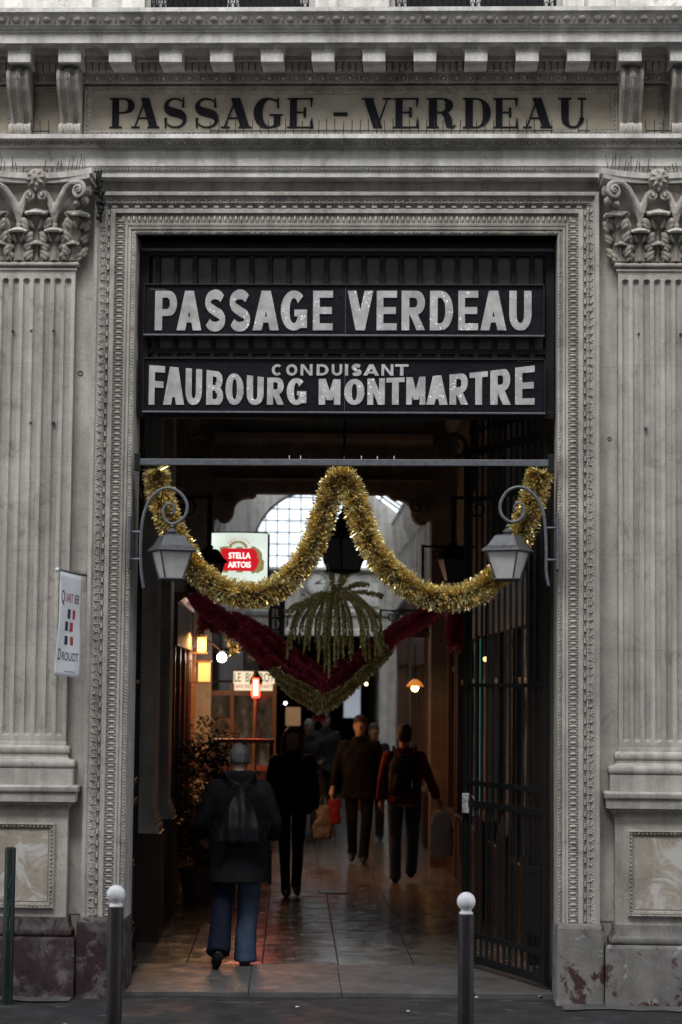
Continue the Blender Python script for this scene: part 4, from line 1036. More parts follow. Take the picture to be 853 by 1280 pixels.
shopfront('shopfront', 'dark wooden shopfront behind the open iron gate', 1, 1.6, 8.6, WOOD, LITD, 6, 2.6)
shopfront('shopfront', 'brown wooden shopfront right of the two silvery pilasters', 1, 8.8, 13.0, WOOD, LITD, 4, 2.75)
shopfront('shopfront', 'right shopfront with the orange lamp and books in its window', 1, 14.0, 17.4, WOODL, LITB, 4, 2.45)
shopfront('shopfront', 'orange lit shopfront at the far right', 1, 18.0, 21.4, WOODL, LITB, 5, 2.5)
# ------------------------------------------------------------------ ironwork in the doorway (frame S)
tf = thing('transom_screen', 'black iron transom screen with upright bars and added grey panes filling the top of the doorway', 'transom', (0,.2,4.0))
TX0, TX1 = -OX+.012, OX-.012
for z0, z1, y0 in ((5.165,5.262,.17),(4.0,4.055,.16),(4.46,4.50,.175)):
    MB().box(TX0,TX1,y0,y0+.06,z0,z1).build('rail', IRON, tf, bevel=.004)
MB().box(TX0,TX1,.15,.169,5.195,5.215).build('moulded_strip', IRONG, tf)
for s in (-1, 1): MB().box(min(s*OX*.992,s*(OX-.07)),max(s*OX*.992,s*(OX-.07)),.165,.23,4.056,5.164).build('stile', IRON, tf)
k = 0; xs_ = []
while True:
    p = at(197.6+23.4*k, 334, .2)
    if p.x > OX-.08: break
    xs_.append(p.x); MB().box(p.x-.017,p.x+.017,.176,.215,4.056,5.164).build('bar', IRON, tf); k += 1
ed = [-OX+.07]+xs_+[OX-.07]
for a, b in zip(ed[:-1], ed[1:]):
    if b-a > .05: MB().box(a+.02,b-.02,.222,.228,4.056,5.164).build('pane', PANE_GREY, tf)  # grey panes added where the lit ceiling shows between the bars
# the two enamel name boards
def board(name, label, p0, p1, y):
    A = at(p0[0], p1[1], y); C = at(p1[0], p0[1], y)
    t = thing('name_board', label, 'sign', (A.x, y, A.z))
    MB().box(A.x+.012,C.x-.012,y,y+.03,A.z+.014,C.z-.012).build('panel', BOARD, t)
    for a in ((A.x,C.x,A.z,A.z+.013),(A.x,C.x,C.z-.011,C.z)): MB().box(a[0],a[1],y-.018,y+.03,a[2],a[3]).build('frame', IRONG if a[2] == A.z else IRON, t, bevel=.003)
    for a in ((A.x,A.x+.011),(C.x-.011,C.x)): MB().box(a[0],a[1],y-.016,y+.028,A.z+.0135,C.z-.0115).build('frame', IRON, t)
    xm = at(432, 400, y).x; MB().box(xm-.0015,xm+.0015,y-.002,y+.001,A.z+.014,C.z-.012).build('seam', IRONG, t)
    return t
b1 = board('b', 'upper dark name board reading PASSAGE VERDEAU in silver capitals', (179,356), (681,420), .10)
px_letters([('P',193.7,222),('A',221,252.8),('S',255,283.6),('S',285.6,314.8),('A',316,349.6),('G',351,384.4),('E',391.3,416.6),
            ('V',434.4,467),('E',470.9,496.5),('R',502,531.6),('D',537.5,566.7),('E',573,598),('A',600.6,633.4),('U',636.7,664.6)], .0985, 363.7, 413, SILVER, b1, lambda c: sans(c, .195, .585), .008)
b2 = board('b', 'lower dark name board reading CONDUISANT FAUBOURG MONTMARTRE in silver capitals', (178,449), (682,516), .10)
def topf(X_):
    px = 430+ (X_-.0)*178
    pt = [(185,456.5),(250,462),(330,472),(430,474.5),(530,471),(600,465),(669,456.5)]
    for (a, ya), (b, yb) in zip(pt[:-1], pt[1:]):
        if px <= b or b == 669: return (px, ya+(yb-ya)*(px-a)/(b-a))
px_letters([('F',186,206.5),('A',204,231),('U',232,253),('B',258,279.5),('O',282,305),('U',308.5,330),('R',334,355),('G',358.5,383.5),('M',398.5,426),
            ('O',430.5,456),('N',459.4,481.4),('T',483,506),('M',508,532),('A',533,560),('R',562,585),('T',587,610),('R',613,638),('E',644,668.5)], .0985, 475, 506, SILVER, b2, lambda c: sans(c, .185, .50), .008, topf)
px_letters([('C',340,354),('O',358,372),('N',376,391),('D',396,411),('U',415,428),('I',431.5,435.5),('S',440,452),('A',454.5,474),('N',477,492),('T',494,511)], .0985, 455.5, 469.5, SILVER, b2, lambda c: sans(c, .235, .95), .008)
PRN = mat('pale_print', (.42,.42,.42), .6)
A = at(187, 361, .0975); text_mb('__________', .03, lambda x,y,d: Vector((A.x+x*.8, .099-.0015, A.z+y)), 0, 'LEFT').build('maker_mark', PRN, b1)
A = at(646, 453, .0975); text_mb('-----------', .03, lambda x,y,d: Vector((A.x+x, .099-.0015, A.z+y)), 0, 'LEFT').build('maker_mark', PRN, b2)
# steel bar across the doorway
A = at(172, 577.5, -.10); C = at(689, 579, -.10)
t = thing('cross_bar', 'grey steel bar spanning the doorway above the tinsel', 'bar', (0,-.1,A.z))
MB().rings([[(A.x,-.12,A.z-.022),(A.x,-.12,A.z+.022),(A.x,-.075,A.z+.022),(A.x,-.075,A.z-.022)],[(C.x,-.12,C.z-.022),(C.x,-.12,C.z+.022),(C.x,-.075,C.z+.022),(C.x,-.075,C.z-.022)]]).build('bar', IRONG, t, bevel=.003)
for P_, s in ((A,-1),(C,1)):
    MB().box(P_.x-.02,P_.x+.02,-.125,-.036,P_.z-.06,P_.z+.06).build('end_plate', IRON, t, bevel=.004)
for px in (362, 376, 430.5, 452, 472, 493): 
    q = at(px, 574, -.11); MB().tube([(q.x,-.11,A.z+.02),(q.x,-.11,A.z+.05)], .003, 5).build('pin', WHITE if px != 430.5 else IRONG, t)
# open gate leaves
def gate(label, hinge, tip, top, tagp=False):
    h = Vector(hinge); e = Vector(tip)-h; L = e.length; e.normalize(); nrm = Vector((-e.y, e.x, 0))
    t = thing('gate_leaf', label, 'gate', hinge)
    pt = lambda u, z, d=0: h + e*u + nrm*d + Vector((0,0,z))
    def bar(u0,u1,z0,z1,th,name,bev=.003):
        vs = [pt(u0,z0,-th),pt(u1,z0,-th),pt(u1,z0,th),pt(u0,z0,th),pt(u0,z1,-th),pt(u1,z1,-th),pt(u1,z1,th),pt(u0,z1,th)]
        MB().add(vs, [(0,3,2,1),(4,5,6,7),(0,1,5,4),(1,2,6,5),(2,3,7,6),(3,0,4,7)]).build(name, IRON, t, bevel=bev)
    bar(0,.045,.04,top,.022,'stile'); bar(L-.045,L,.04,top,.022,'stile')
    for z0, z1 in ((.05,.105),(.235,.275),(1.20,1.25),(1.36,1.40),(2.10,2.13),(top-.42,top-.38),(top-.06,top)):
        bar(.046,L-.046,z0,z1,.014,'rail')
    nb = 14
    for k in range(1, nb):
        u = L*k/nb; MB().tube([pt(u,.106),pt(u,top+.10)], .0095, 6).build('bar', IRON, t)
        MB().lathe([(.0095,0),(.022,.03),(.014,.06),(.001,.13)], pt(u,top+.10), 6).build('spear_tip', IRON, t)
        if k % 2: MB().tube([pt(u+L/nb/2,.276),pt(u+L/nb/2,1.199)], .007, 5).build('dog_bar', IRON, t)
    bar(.07,.30,.36,.84,.024,'lock_panel'); 
    for z0 in (.39,.80): bar(.09,.28,z0,z0+.012,.030,'panel_moulding')
    return t, pt, L
g1, pt, L = gate('tall black iron gate leaf folded open on the right of the doorway', (1.43,.30,.02), (.885,1.56,.02), 3.92)
PAPER = mat('grubby_white_enamel', (.50,.51,.52), .5); n = N(PAPER); n.col(n.ramp(n.noise(n.map(), 30, 5), [(.35,(.20,.21,.22)),(.55,(.55,.56,.57))]))
lk = thing('lock_case', 'white painted lock case with shackle on the inner edge of the open right gate', 'lock', tuple(pt(L-.02,1.16,.0)))
c_ = pt(L-.03,1.18)
MB().box(c_.x-.035,c_.x+.028,c_.y-.06,c_.y-.03,c_.z-.03,c_.z+.12).build('case', PAPER, lk, bevel=.006)
MB().tube([c_+Vector((.03+.035*math.cos(a*PI/8),-.05,.05+.05*math.sin(a*PI/8))) for a in range(-6,14)], .009, 6).build('shackle', PAPER, lk)
MB().box(c_.x+.04,c_.x+.10,c_.y-.05,c_.y-.04,c_.z-.05,c_.z-.01).build('tag', PAPER, lk)
g2, pt2, L2 = gate('narrow edge-on black gate leaf folded back against the left jamb', (-1.505,.37,.02), (-1.625,1.55,.02), 3.92)
NEON = mat('teal_tube', (.05,.3,.28), .3, emit=(.16,.75,.66), estr=.045)
q0, q1 = pat(629, 798, 4.9), pat(629, 1012, 4.9)
t = thing('tube_light', 'thin teal tube light seen through the bars of the right gate', 'tube light', (HW-.18, 4.9, q1.z), 'P')
MB().tube([(HW-.20,4.9,q1.z),(HW-.20,4.9,q0.z)], .008, 8).build('tube', NEON, t)
for z in (q0.z, q1.z): MB().box(HW-.225,HW-.13,4.87,4.93,z-.012 if z == q1.z else z+.001,z-.001 if z == q1.z else z+.02).build('socket', IRON, t)

# ------------------------------------------------------------------ lanterns
def lantern_body(t, c, s=1.0, yawl=rad(30), metal=LEADGREY, glass=FROST, drop=True):
    "four sided street lantern; c = top of its finial; all in the thing's frame"
    c = Vector(c); R3 = Matrix.Rotation(yawl, 3, 'Z')
    def quad(h, z): return [c + R3 @ Vector((a*h*s, b*h*s, 0)) + Vector((0,0,z*s)) for a, b in ((-1,-1),(1,-1),(1,1),(-1,1))]
    MB().lathe([(.006*s,0),(.012*s,-.008*s),(.02*s,-.02*s),(.012*s,-.03*s),(.03*s,-.045*s),(.044*s,-.06*s),(.03*s,-.072*s),(.055*s,-.082*s)], c, 12).build('finial', metal, t, smooth=True)
    MB().rings([quad(.055,-.08),quad(.075,-.088),quad(.082,-.10),quad(.118,-.165),quad(.150,-.195),quad(.152,-.205),quad(.142,-.212)]).build('roof', metal, t, bevel=.004)
    zt, zb, ht, hb = -.2125, -.405, .122, .070
    fr_ = None
    for k in range(4):
        A0, A1 = quad(ht, zt)[k], quad(hb, zb)[k]; MB().tube([A0, A1], .008*s, 5).build('frame_bar', metal, t)
        B0, B1 = quad(ht, zt)[(k+1)%4], quad(hb, zb)[(k+1)%4]
        MB().add([A0, B0, B1, A1, A0.lerp(c+Vector((0,0,-.3*s)), .05), B0.lerp(c+Vector((0,0,-.3*s)), .05), B1.lerp(c+Vector((0,0,-.3*s)), .05), A1.lerp(c+Vector((0,0,-.3*s)), .05)],
                 [(0,1,2,3),(4,7,6,5),(0,4,5,1),(1,5,6,2),(2,6,7,3),(3,7,4,0)]).build('pane', glass, t)
    MB().rings([quad(hb+.012,zb),quad(hb+.014,zb-.008),quad(hb-.02,zb-.020),quad(.01,zb-.026)]).build('base', metal, t)
def front_lantern(label, mirror, cxpx, pts, plate, jamb):
    y = -.16
    P_ = [at(a, b, y) for a, b in pts]
    top = at(cxpx, 655, y)
    t = thing('wall_lantern', label, 'lantern', tuple(P_[0]), group=None)
    lantern_body(t, (top.x, y, top.z), .92, rad(24) if not mirror else rad(-24-0))
    # smooth the scroll
    sm = []
    for i in range(len(P_)-1):
        p0, p1, p2, p3 = P_[max(i-1,0)], P_[i], P_[i+1], P_[min(i+2,len(P_)-1)]
        for k in range(5):
            u = k/5; sm.append(.5*((2*p1)+(-p0+p2)*u+(2*p0-5*p1+4*p2-p3)*u*u+(-p0+3*p1-3*p2+p3)*u**3))
    sm.append(P_[-1]); n_ = len(sm)
    MB().tube(sm, [.0115 if i < n_*.75 else .0115*(1-.45*(i-n_*.75)/(n_*.25)) for i in range(n_)], 8).build('scroll_bracket', IRONG, t, smooth='all')
    for b in plate:
        q = at(pts[1][0], b, y); MB().tube([(q.x,y,q.z),(jamb,y+.02,q.z)], .010, 6).build('arm', IRONG, t)
    q0, q1 = at(pts[1][0], plate[0]-20, y), at(pts[1][0], plate[1]+12, y)
    MB().box(min(jamb,jamb-.02*(1 if jamb>0 else -1)),max(jamb,jamb-.02*(1 if jamb>0 else -1)),y-.02,y+.13,q1.z,q0.z).build('wall_bar', IRONG, t, bevel=.003)
    return t
Lp = [(180,736),(177,715),(176,690),(177,662),(181,640),(190,621),(207,610),(224,615),(234,630),(231,646),(217,655),(207,650),(204,639),(209,630),(217,632),(218,640),(213,643)]
front_lantern('grey wall lantern on a scroll bracket at the left side of the doorway', False, 215.5, Lp, (665, 699), -OX-.002)
Rp = [(686,733),(683,715),(683,690),(682,662),(679,640),(670,621),(653,609),(636,613),(626,628),(627,643),(637,652),(648,651),(655,643),(654,632),(647,629),(643,634),(646,640)]
front_lantern('grey wall lantern on a scroll bracket at the right side of the doorway', True, 635, Rp, (660, 700), OX+.002)
DIMG = mat('smoky_lantern_glass', (.12,.12,.115), .3)
t = thing('hanging_lantern', 'black hanging lantern in the middle of the passage behind the tinsel peak', 'lantern', (.035,2.0,5.25), 'P')
lc = pat(430, 634, 2.0)
lantern_body(t, (lc.x,2.0,lc.z), 1.23, rad(38), IRON, DIMG)
MB().tube([(lc.x,2.0,lc.z-.01),(lc.x,2.0,5.415)], .011, 6).build('rod', IRON, t)
MB().lathe([(.06,5.40),(.06,5.418)], (lc.x,2.0,0), 12).build('ceiling_rose', IRON, t)
for (px, s, lab) in ((262,-1,'black bracket lantern in front of the lit beer sign'),(567,1,'black bracket lantern inside on the right behind the tinsel')):
    y = 4.1; c = pat(px, 676 if s < 0 else 672, y); z2 = pat(px, 622, y).z
    t = thing('bracket_lantern', lab, 'lantern', (s*HW, y, z2), 'P')
    lantern_body(t, (c.x,y,c.z), .95, rad(12), IRON, DIMG)
    MB().tube([(c.x,y,c.z-.01),(c.x,y,z2)], .02, 6).build('rod', IRON, t)
    MB().tube([(c.x-s*.02,y,z2),(s*(HW-.13),y,z2)], .016, 6).build('arm', IRON, t)
    MB().lump((c.x,y-.01,z2), X*.03, Z*.03, -Y*.03, 8, 3).build('knob', IRON, t)
    pts, rr = spiral((s*(HW-.30),y,z2-.10), .09, .02, PI/2, 1.4, .012, .008, 0, s)
    MB().tube(pts, rr, 6).build('scroll', IRON, t)
for (px, py, y, s, lab) in ((529,683,7.0,1,'thin black hanging bracket on the right wall beyond the lantern'),(476,763,12.0,1,'small black bracket high on the right wall above the red tinsel')):
    c = pat(px, py, y); t = thing('iron_bracket', lab, 'bracket', (s*HW, y, c.z), 'P')
    MB().tube([(c.x,y,c.z),(s*(HW-.07),y,c.z)], .014, 6).build('arm', IRON, t); MB().tube([(c.x,y,c.z+.02),(c.x,y,c.z-.42)], .014, 6).build('drop', IRON, t)
    pts, rr = spiral((c.x+.14,y,c.z-.08), .07, .02, PI/2, 1.3, .010, .008, 0, -1); MB().tube(pts, rr, 6).build('scroll', IRON, t)

# ------------------------------------------------------------------ tinsel
def catmull(P_, m=8):
    out = []
    for i in range(len(P_)-1):
        p0, p1, p2, p3 = P_[max(i-1,0)], P_[i], P_[i+1], P_[min(i+2,len(P_)-1)]
        for k in range(m):
            u = k/m; out.append(.5*((2*p1)+(-p0+p2)*u+(2*p0-5*p1+4*p2-p3)*u*u+(-p0+3*p1-3*p2+p3)*u**3))
    return out+[P_[-1]]
def tinsel(t, P_, m, R=.09, dens=7000, wd=.0045, core=None, seed=1, wob=1.0):
    rnd = random.Random(seed); C = catmull([Vector(p) for p in P_]); cum = [0]
    for a, b in zip(C[:-1], C[1:]): cum.append(cum[-1]+(b-a).length)
    L = cum[-1]; n_ = int(L*dens); mb = MB(); V = mb.v; Fc = mb.f; j = 0
    us = sorted(rnd.random()*L for _ in range(n_))
    for s_ in us:
        while j < len(cum)-2 and cum[j+1] < s_: j += 1
        p = C[j].lerp(C[j+1], (s_-cum[j])/max(1e-6, cum[j+1]-cum[j])); tg = (C[j+1]-C[j]).normalized()
        a = tg.cross(Vector((0,1,0))); a = a.normalized() if a.length > .01 else Vector((1,0,0)); b = a.cross(tg)
        th = rnd.random()*2*PI
        clump = noise.noise(Vector((s_*9, math.cos(th)*1.2, math.sin(th)*1.2+seed)))
        d = (a*math.cos(th)+b*math.sin(th)+tg*(rnd.uniform(-.35,.35)+clump*1.3*wob)+Vector((0,0,-.12))).normalized()
        ln = R*(rnd.uniform(.72,1.06)+.22*clump)
        sd_ = d.cross(Vector((rnd.uniform(-1,1),rnd.uniform(-1,1),rnd.uniform(-1,1)))); sd_ = sd_.normalized()*wd*.5*rnd.uniform(.7,1.5)
        mid = p+d*ln*.55; tip = p+d*ln+Vector((rnd.uniform(-1,1),rnd.uniform(-1,1),rnd.uniform(-1,.6)))*ln*.16
        sd2 = (sd_+d.cross(sd_)*rnd.uniform(-.9,.9)).normalized()*sd_.length
        k = len(V)
        V += [p-sd_*.6, p+sd_*.6, mid+sd_, mid-sd_, tip+sd2*.7, tip-sd2*.7]
        Fc += [(k,k+1,k+2,k+3),(k+3,k+2,k+4,k+5)]
    o = mb.build('foil_strips', m, t, kind='stuff')
    MB().tube(C, R*.22, 6).build('cord', core or m, t)
    return o
GP = [(196,588),(198,606),(206,634),(216,662),(232,692),(250,716),(276,735),(306,743),(336,740),(362,722),(384,694),(398,664),(408,634),(416,608),(428,597),(440,610),(447,636),(458,668),(476,700),(502,726),(534,744),(566,747),(594,739),(618,722),(638,696),(652,668),(662,636),(672,606),(676,592)]
GY = lambda i: .02+.03*math.sin(i*.6)
P_ = [at(a, b, GY(i)) for i, (a, b) in enumerate(GP)]
t = thing('tinsel_garland', 'thick gold tinsel garland hung in two swags across the doorway', 'garland', tuple(P_[0]))
GOLD_D = mat('dark_gold_cord', (.20,.12,.03), .5, .6)
tinsel(t, P_, GOLD, .096, 6000, .0072, GOLD_D, 3)
GLINTG = mat('gold_glint_foil', (1,.88,.50), .16, .7)
tinsel(t, P_, GLINTG, .100, 2600, .0100, GOLD_D, 9)  # paler strips laid in as painted glints among the gold
# starburst tinsel fountain tied under the hanging lantern
y0 = 2.0; c = pat(419, 751, y0)
t = thing('tinsel_fountain', 'green gold tinsel fountain drooping like palm fronds under the hanging lantern', 'decoration', (c.x, y0, c.z), 'P')
rnd = random.Random(5)
for k in range(64):
    a = 2*PI*k/64*3.02+rnd.uniform(-.1,.1); ro_ = .40*rnd.random()**.55; dr = rnd.uniform(.30,.66)*(1.0-.35*(ro_/.44))
    up = rnd.uniform(.02,.07); d = Vector((math.cos(a), math.sin(a)*.8, 0))
    pts = [c, c+d*ro_*.35+Vector((0,0,up)), c+d*ro_*.75+Vector((0,0,up*.3-.06)), c+d*ro_*.98+Vector((0,0,-dr*.55)), c+d*ro_*1.03+Vector((0,0,-dr))]
    tinsel(t, pts, GREENT, .0125, 1100, .005, GREENT, 20+k)
    tinsel(t, pts, GLINTG, .017, 150, .007, GREENT, 220+k)  # pale strips stand in for sparkle on the fronds
for dx, dz in ((-.40,-.09),(.38,.04),(-.06,.30),(.17,.26),(.27,.13),(.10,.26)):
    pts = [c, c+Vector((dx*.5,0,dz*.55+.05)), c+Vector((dx,0,dz))]
    tinsel(t, pts, GREENT, .028, 1700, .0065, GREENT, int(90+dx*50))
# red and gold tinsel swags across the passage
GLINTR = mat('red_glint_foil', (1,.20,.30), .2, .25)  # bright strip colour that stands in for glints on the red swags
def swag(label, px_pts, y, m, R, dens, seed, wd=.008):
    P_ = [pat(a, b, y+.05*math.sin(i)) for i, (a, b) in enumerate(px_pts)]
    t = thing('tinsel_swag', label, 'garland', tuple(P_[0]), 'P')
    tinsel(t, P_, m, R, dens, wd, m, seed)
    tinsel(t, P_, GLINTR if m is REDT else GLINTG, R*1.06, dens*.5, wd*1.4, m, seed+70)  # second layer of strips coloured as glints
GOLDS = mat('soft_gold_tinsel', (.8,.6,.2), .3, .15); n = N(GOLDS); n.col(n.ramp(n.noise(n.map(), 11, 3), [(.34,(.62,.42,.12)),(.5,(1,.80,.34)),(.66,(1,.94,.62))]))
swag('dark red tinsel swag sagging from the left wall to the middle, the upper one', [(244,742),(262,762),(292,782),(330,806),(366,834),(392,850),(404,858)], 2.6, REDT, .085, 6500, 31)
swag('red tinsel swag sagging from the left, just under the upper one', [(300,790),(322,812),(350,838),(382,856),(403,872)], 2.45, REDT, .07, 6500, 32)
swag('loose red tinsel strand along the top of the left swags', [(292,770),(324,786),(362,814),(404,842)], 2.7, REDT, .055, 3800, 51)
swag('loose red tinsel strand along the top of the right swag', [(404,846),(438,828),(474,802),(504,782)], 2.7, REDT, .055, 3800, 52)
swag('red tinsel tassel hanging at the middle of the passage', [(402,846),(402,866),(401,884),(400,898)], 2.5, REDT, .055, 6500, 33)
swag('lower gold tinsel swag on the left of the red tassel', [(342,836),(352,850),(366,866),(386,878),(401,888)], 2.35, GOLDS, .044, 3600, 34)
swag('upper gold tinsel swag on the left of the red tassel', [(346,842),(366,852),(386,862),(403,874)], 2.3, GOLDS, .038, 3600, 35)
swag('lower gold tinsel swag on the right of the red tassel', [(403,886),(424,872),(446,852),(468,832),(486,812)], 2.35, GOLDS, .05, 3600, 36)
swag('gold tinsel strand on the right, above the longer gold swag', [(403,872),(428,862),(452,842),(478,816)], 2.4, GOLDS, .038, 3600, 37)
swag('dark red tinsel swag rising to the right wall', [(404,862),(430,850),(462,820),(496,790),(522,776),(548,760)], 2.6, REDT, .08, 6500, 38)
swag('clump of dark red tinsel hanging from the right wall', [(571,752),(572,770),(571,790),(573,806)], 5.2, REDT, .10, 5500, 39)
swag('clump of dark red tinsel hanging from the left wall', [(262,750),(264,768),(262,784)], 5.2, REDT, .12, 4500, 40)
swag('pale frosted tinsel strand hanging by the bistro front', [(276,776),(284,788),(291,802),(294,816)], 8.8, mat('pale_tinsel',(.35,.38,.36),.3,.9), .07, 900, 41)
# ------------------------------------------------------------------ signs and lamps in the passage
def lightbox_mat(name, c, e):
    m = mat(name, c, .4, emit=c, estr=e); return m
BOXW = lightbox_mat('backlit_white_acrylic', (.70,.80,.72), .42)
n = N(BOXW); g = n.ramp(n.noise(n.map(), 2.5, 2), [(.3,(.50,.60,.52)),(.7,(.74,.82,.74))]); n.t.links.new(g, n.b.inputs['Emission Color'])
REDB = lightbox_mat('backlit_red_print', (.52,.012,.02), .40); WHB = lightbox_mat('backlit_white_print', (.9,.9,.86), .55)
GOB = lightbox_mat('backlit_gold_print', (.30,.24,.10), .30)
y = 5.6; A = pat(264, 750, y); C = pat(335, 668, y)
xm, hw, hz = (A.x+C.x)/2, (C.x-A.x)/2, (C.z-A.z)
t = thing('lit_beer_sign', 'curved white lit sign with a red cartouche reading STELLA ARTOIS', 'sign', (xm, y, A.z), 'P')
fy = lambda x: y-.16*math.sqrt(max(0, 1-((x-xm)/(hw*1.12))**2))
nx = 16; xs_ = [xm-hw+2*hw*i/nx for i in range(nx+1)]
mb = MB(); mb.rings([[(x,fy(x),A.z),(x,fy(x),C.z),(x,y+.06,C.z),(x,y+.06,A.z)] for x in xs_]); mb.build('case', BOXW, t)
for z0 in (C.z+.001, A.z-.012): MB().rings([[(x,fy(x)-.008,z0),(x,fy(x)-.008,z0+.011),(x,y+.065,z0+.011),(x,y+.065,z0)] for x in xs_]).build('rim', IRON, t)
MB().box(xm+hw+.001,xm+hw+.02,y-.07,y+.06,A.z,C.z).build('side', mat('blue_enamel',(.02,.03,.12),.4), t)
sc_ = y  # pixels to the curved face
def facep(px, py, d=.003):
    p = pat(px, py, y-.12); return Vector((p.x, fy(p.x)-d, p.z))
def patch(name, pxs, m, d):
    "a printed patch following the curved face: list of (px, top, bottom)"
    mb = MB(); vs = []
    for a, t0, b0 in pxs: vs += [facep(a, t0, d), facep(a, b0, d)]
    mb.add(vs, [(2*i, 2*i+2, 2*i+3, 2*i+1) for i in range(len(pxs)-1)]); mb.build(name, m, t)
patch('gold_border', [(275,684,715),(282,683,716),(300,684,716),(318,683,717),(324,687,713),(328,692,708)], GOB, .003)
patch('red_cartouche', [(277,686,713),(283,685.5,713.5),(300,686,714),(317,685.5,714.5),(321,690,710),(324,699,702)], REDB, .0045)
text_mb('STELLA', 10.6, lambda x,yy,d: facep(299.5+x, 698.6-yy, .006), 0, 'CENTER', .80).build('lettering', WHB, t)
text_mb('STELLA', 10.6, lambda x,yy,d: facep(299.9+x, 698.3-yy, .0064), 0, 'CENTER', .80).build('lettering', WHB, t)
text_mb('ARTOIS', 10.2, lambda x,yy,d: facep(299.5+x, 709.8-yy, .006), 0, 'CENTER', .82).build('lettering', WHB, t)
text_mb('ARTOIS', 10.2, lambda x,yy,d: facep(299.9+x, 709.5-yy, .0064), 0, 'CENTER', .82).build('lettering', WHB, t)
mb = MB()
for k in range(9):
    a = PI*k/8; q = facep(298+10*math.cos(a), 684-6.5*math.sin(a), .004)
    mb.lump(q, X*.016, Z*.012, -Y*.003, 6, 2)
for k in range(7): 
    q = facep(298+(k-3)*2.6, 681-3*math.cos((k-3)*.6), .004); mb.lump(q, X*.007, Z*.017, -Y*.003, 6, 2)
mb.build('gold_ornament', GOB, t, smooth=True)
mb = MB(); mb.tube([facep(321,686,.004),facep(325,690,.004),facep(323,696,.004),facep(328,702,.004),facep(327,711,.004),facep(321,716,.004)], [.010,.012,.012,.02,.022,.012], 6); mb.build('gold_horn', GOB, t)
for k in range(9):
    a = rad(155-130*k/8); text_mb('ANNO*1366'[k], 4.2, lambda x,yy,d,a=a: facep(299+14*math.cos(a)+x, 685-10.5*math.sin(a)-yy, .004), 0).build('lettering', REDB, t)
for k in range(3): text_mb('*', 9, lambda x,yy,d,k=k: facep(292+7*k+x, 728-yy, .004), 0).build('gold_star', GOB, t)
MB().box(-HW+.10,xm-hw-.001,y-.02,y+.02,(A.z+C.z)/2-.02,(A.z+C.z)/2+.02).build('arm', IRON, t)
# bistro box sign
y = 12.6; A = pat(292, 863, y); C = pat(343.5, 839.5, y)
CREAM = lightbox_mat('backlit_cream_acrylic', (.80,.70,.50), .34)
t = thing('bistro_sign', 'small lit cream box sign reading LE BISTROT on the left wall', 'sign', (A.x,y,A.z), 'P')
MB().box(A.x,C.x,y,y+.12,A.z,C.z).build('case', CREAM, t)
mb = MB()
for a in ((A.x-.012,C.x+.012,A.z-.012,A.z-.001),(A.x-.012,C.x+.012,C.z+.001,C.z+.012)): mb.box(a[0],a[1],y-.006,y+.13,a[2],a[3])
mb.build('rim', IRON, t); W_ = C.x-A.x; H_ = C.z-A.z
text_mb('LE  BISTROT', .165, lambda x,yy,d: Vector((A.x+W_*.5+x, y-.003, A.z+H_*.46+yy)), 0, 'CENTER', .58).build('lettering', LETTER_BLK, t)
text_mb('BAR RESTAURANT', .068, lambda x,yy,d: Vector((A.x+W_*.5+x, y-.003, A.z+H_*.13+yy)), 0, 'CENTER', .85).build('lettering', RED_I, t)
MB().box(-HW+.14,A.x-.013,y+.04,y+.07,A.z+.1,A.z+.13).build('arm', IRON, t)
# vertical sign boards
def vsign(label, px0, px1, py0, py1, y, txt, letters_px, lx):
    A = pat(px0, py1, y); C = pat(px1, py0, y)
    t = thing('vertical_sign', label, 'sign', (A.x,y,A.z), 'P')
    MB().box(A.x,C.x,y,y+.10,A.z,C.z).build('board', BOARD, t, bevel=.004)
    MB().box(-HW+.03 if A.x < 0 else C.x+.001, A.x-.001 if A.x < 0 else HW-.03, y+.03,y+.06,C.z-.25,C.z-.22).build('arm', IRON, t)
    for ch, (a, b) in zip(txt, letters_px):
        P0 = pat(lx[0], b, y-.002); P1 = pat(lx[1], a, y-.002)
        mb = MB()
        for k, (pts, ws, hc) in enumerate(serif(ch)): mb.stroke(pts, ws, lambda u,v,d: Vector((P0.x+(P1.x-P0.x)*u, y-.001-d, P0.z+(P1.z-P0.z)*v)), .004, k, hc)
        mb.build('letter', SILVER, t, label='letter '+ch)
vsign('dark vertical sign with letters VERD hanging under the gold swag', 335, 357, 716, 812, 14.0, 'VERDEAU', [(726,740),(744,757),(761,771),(774,786),(789,800)], (340,349))
vsign('dim vertical sign with letters down its face, behind the red tinsel', 304, 325, 790, 838, 13.2, 'PASSAGE', [(794,803),(806,815),(818,827)], (309,319))
# bistro lamp, heater, pendant lamps
def glow(t, c, watts, colr, r):
    l = bpy.data.lights.new('lamp_light', 'SPOT'); l.spot_size = rad(176); l.spot_blend = .12; l.energy = watts; l.color = colr; l.shadow_soft_size = r
    o = bpy.data.objects.new('lamp_light', l); collect(o); o.parent = t; o.location = Vector(c)-BASE[t.name]
GLOBE = mat('glowing_white_globe', (1,1,1), .5, emit=(1,.80,.72), estr=38)
c = pat(277.5, 822, 9.6)
t = thing('globe_lamp', 'glaring white globe lamp on a bracket over the bistro front', 'lamp', (c.x,9.6,c.z), 'P')
MB().ball(c, .052, 16, 10).build('globe', GLOBE, t, smooth='all')
MB().tube([(-HW+.13,9.6,c.z+.22),(c.x-.10,9.6,c.z+.16),(c.x,9.6,c.z+.075)], .014, 6).build('arm', WOODL, t)
MB().lathe([(.03,.062),(.04,.075),(.012,.10)], c, 10).build('cap', IRON, t)
glow(t, c+Vector((.02,-.16,-.02)), 15, (1,.50,.17), .09)
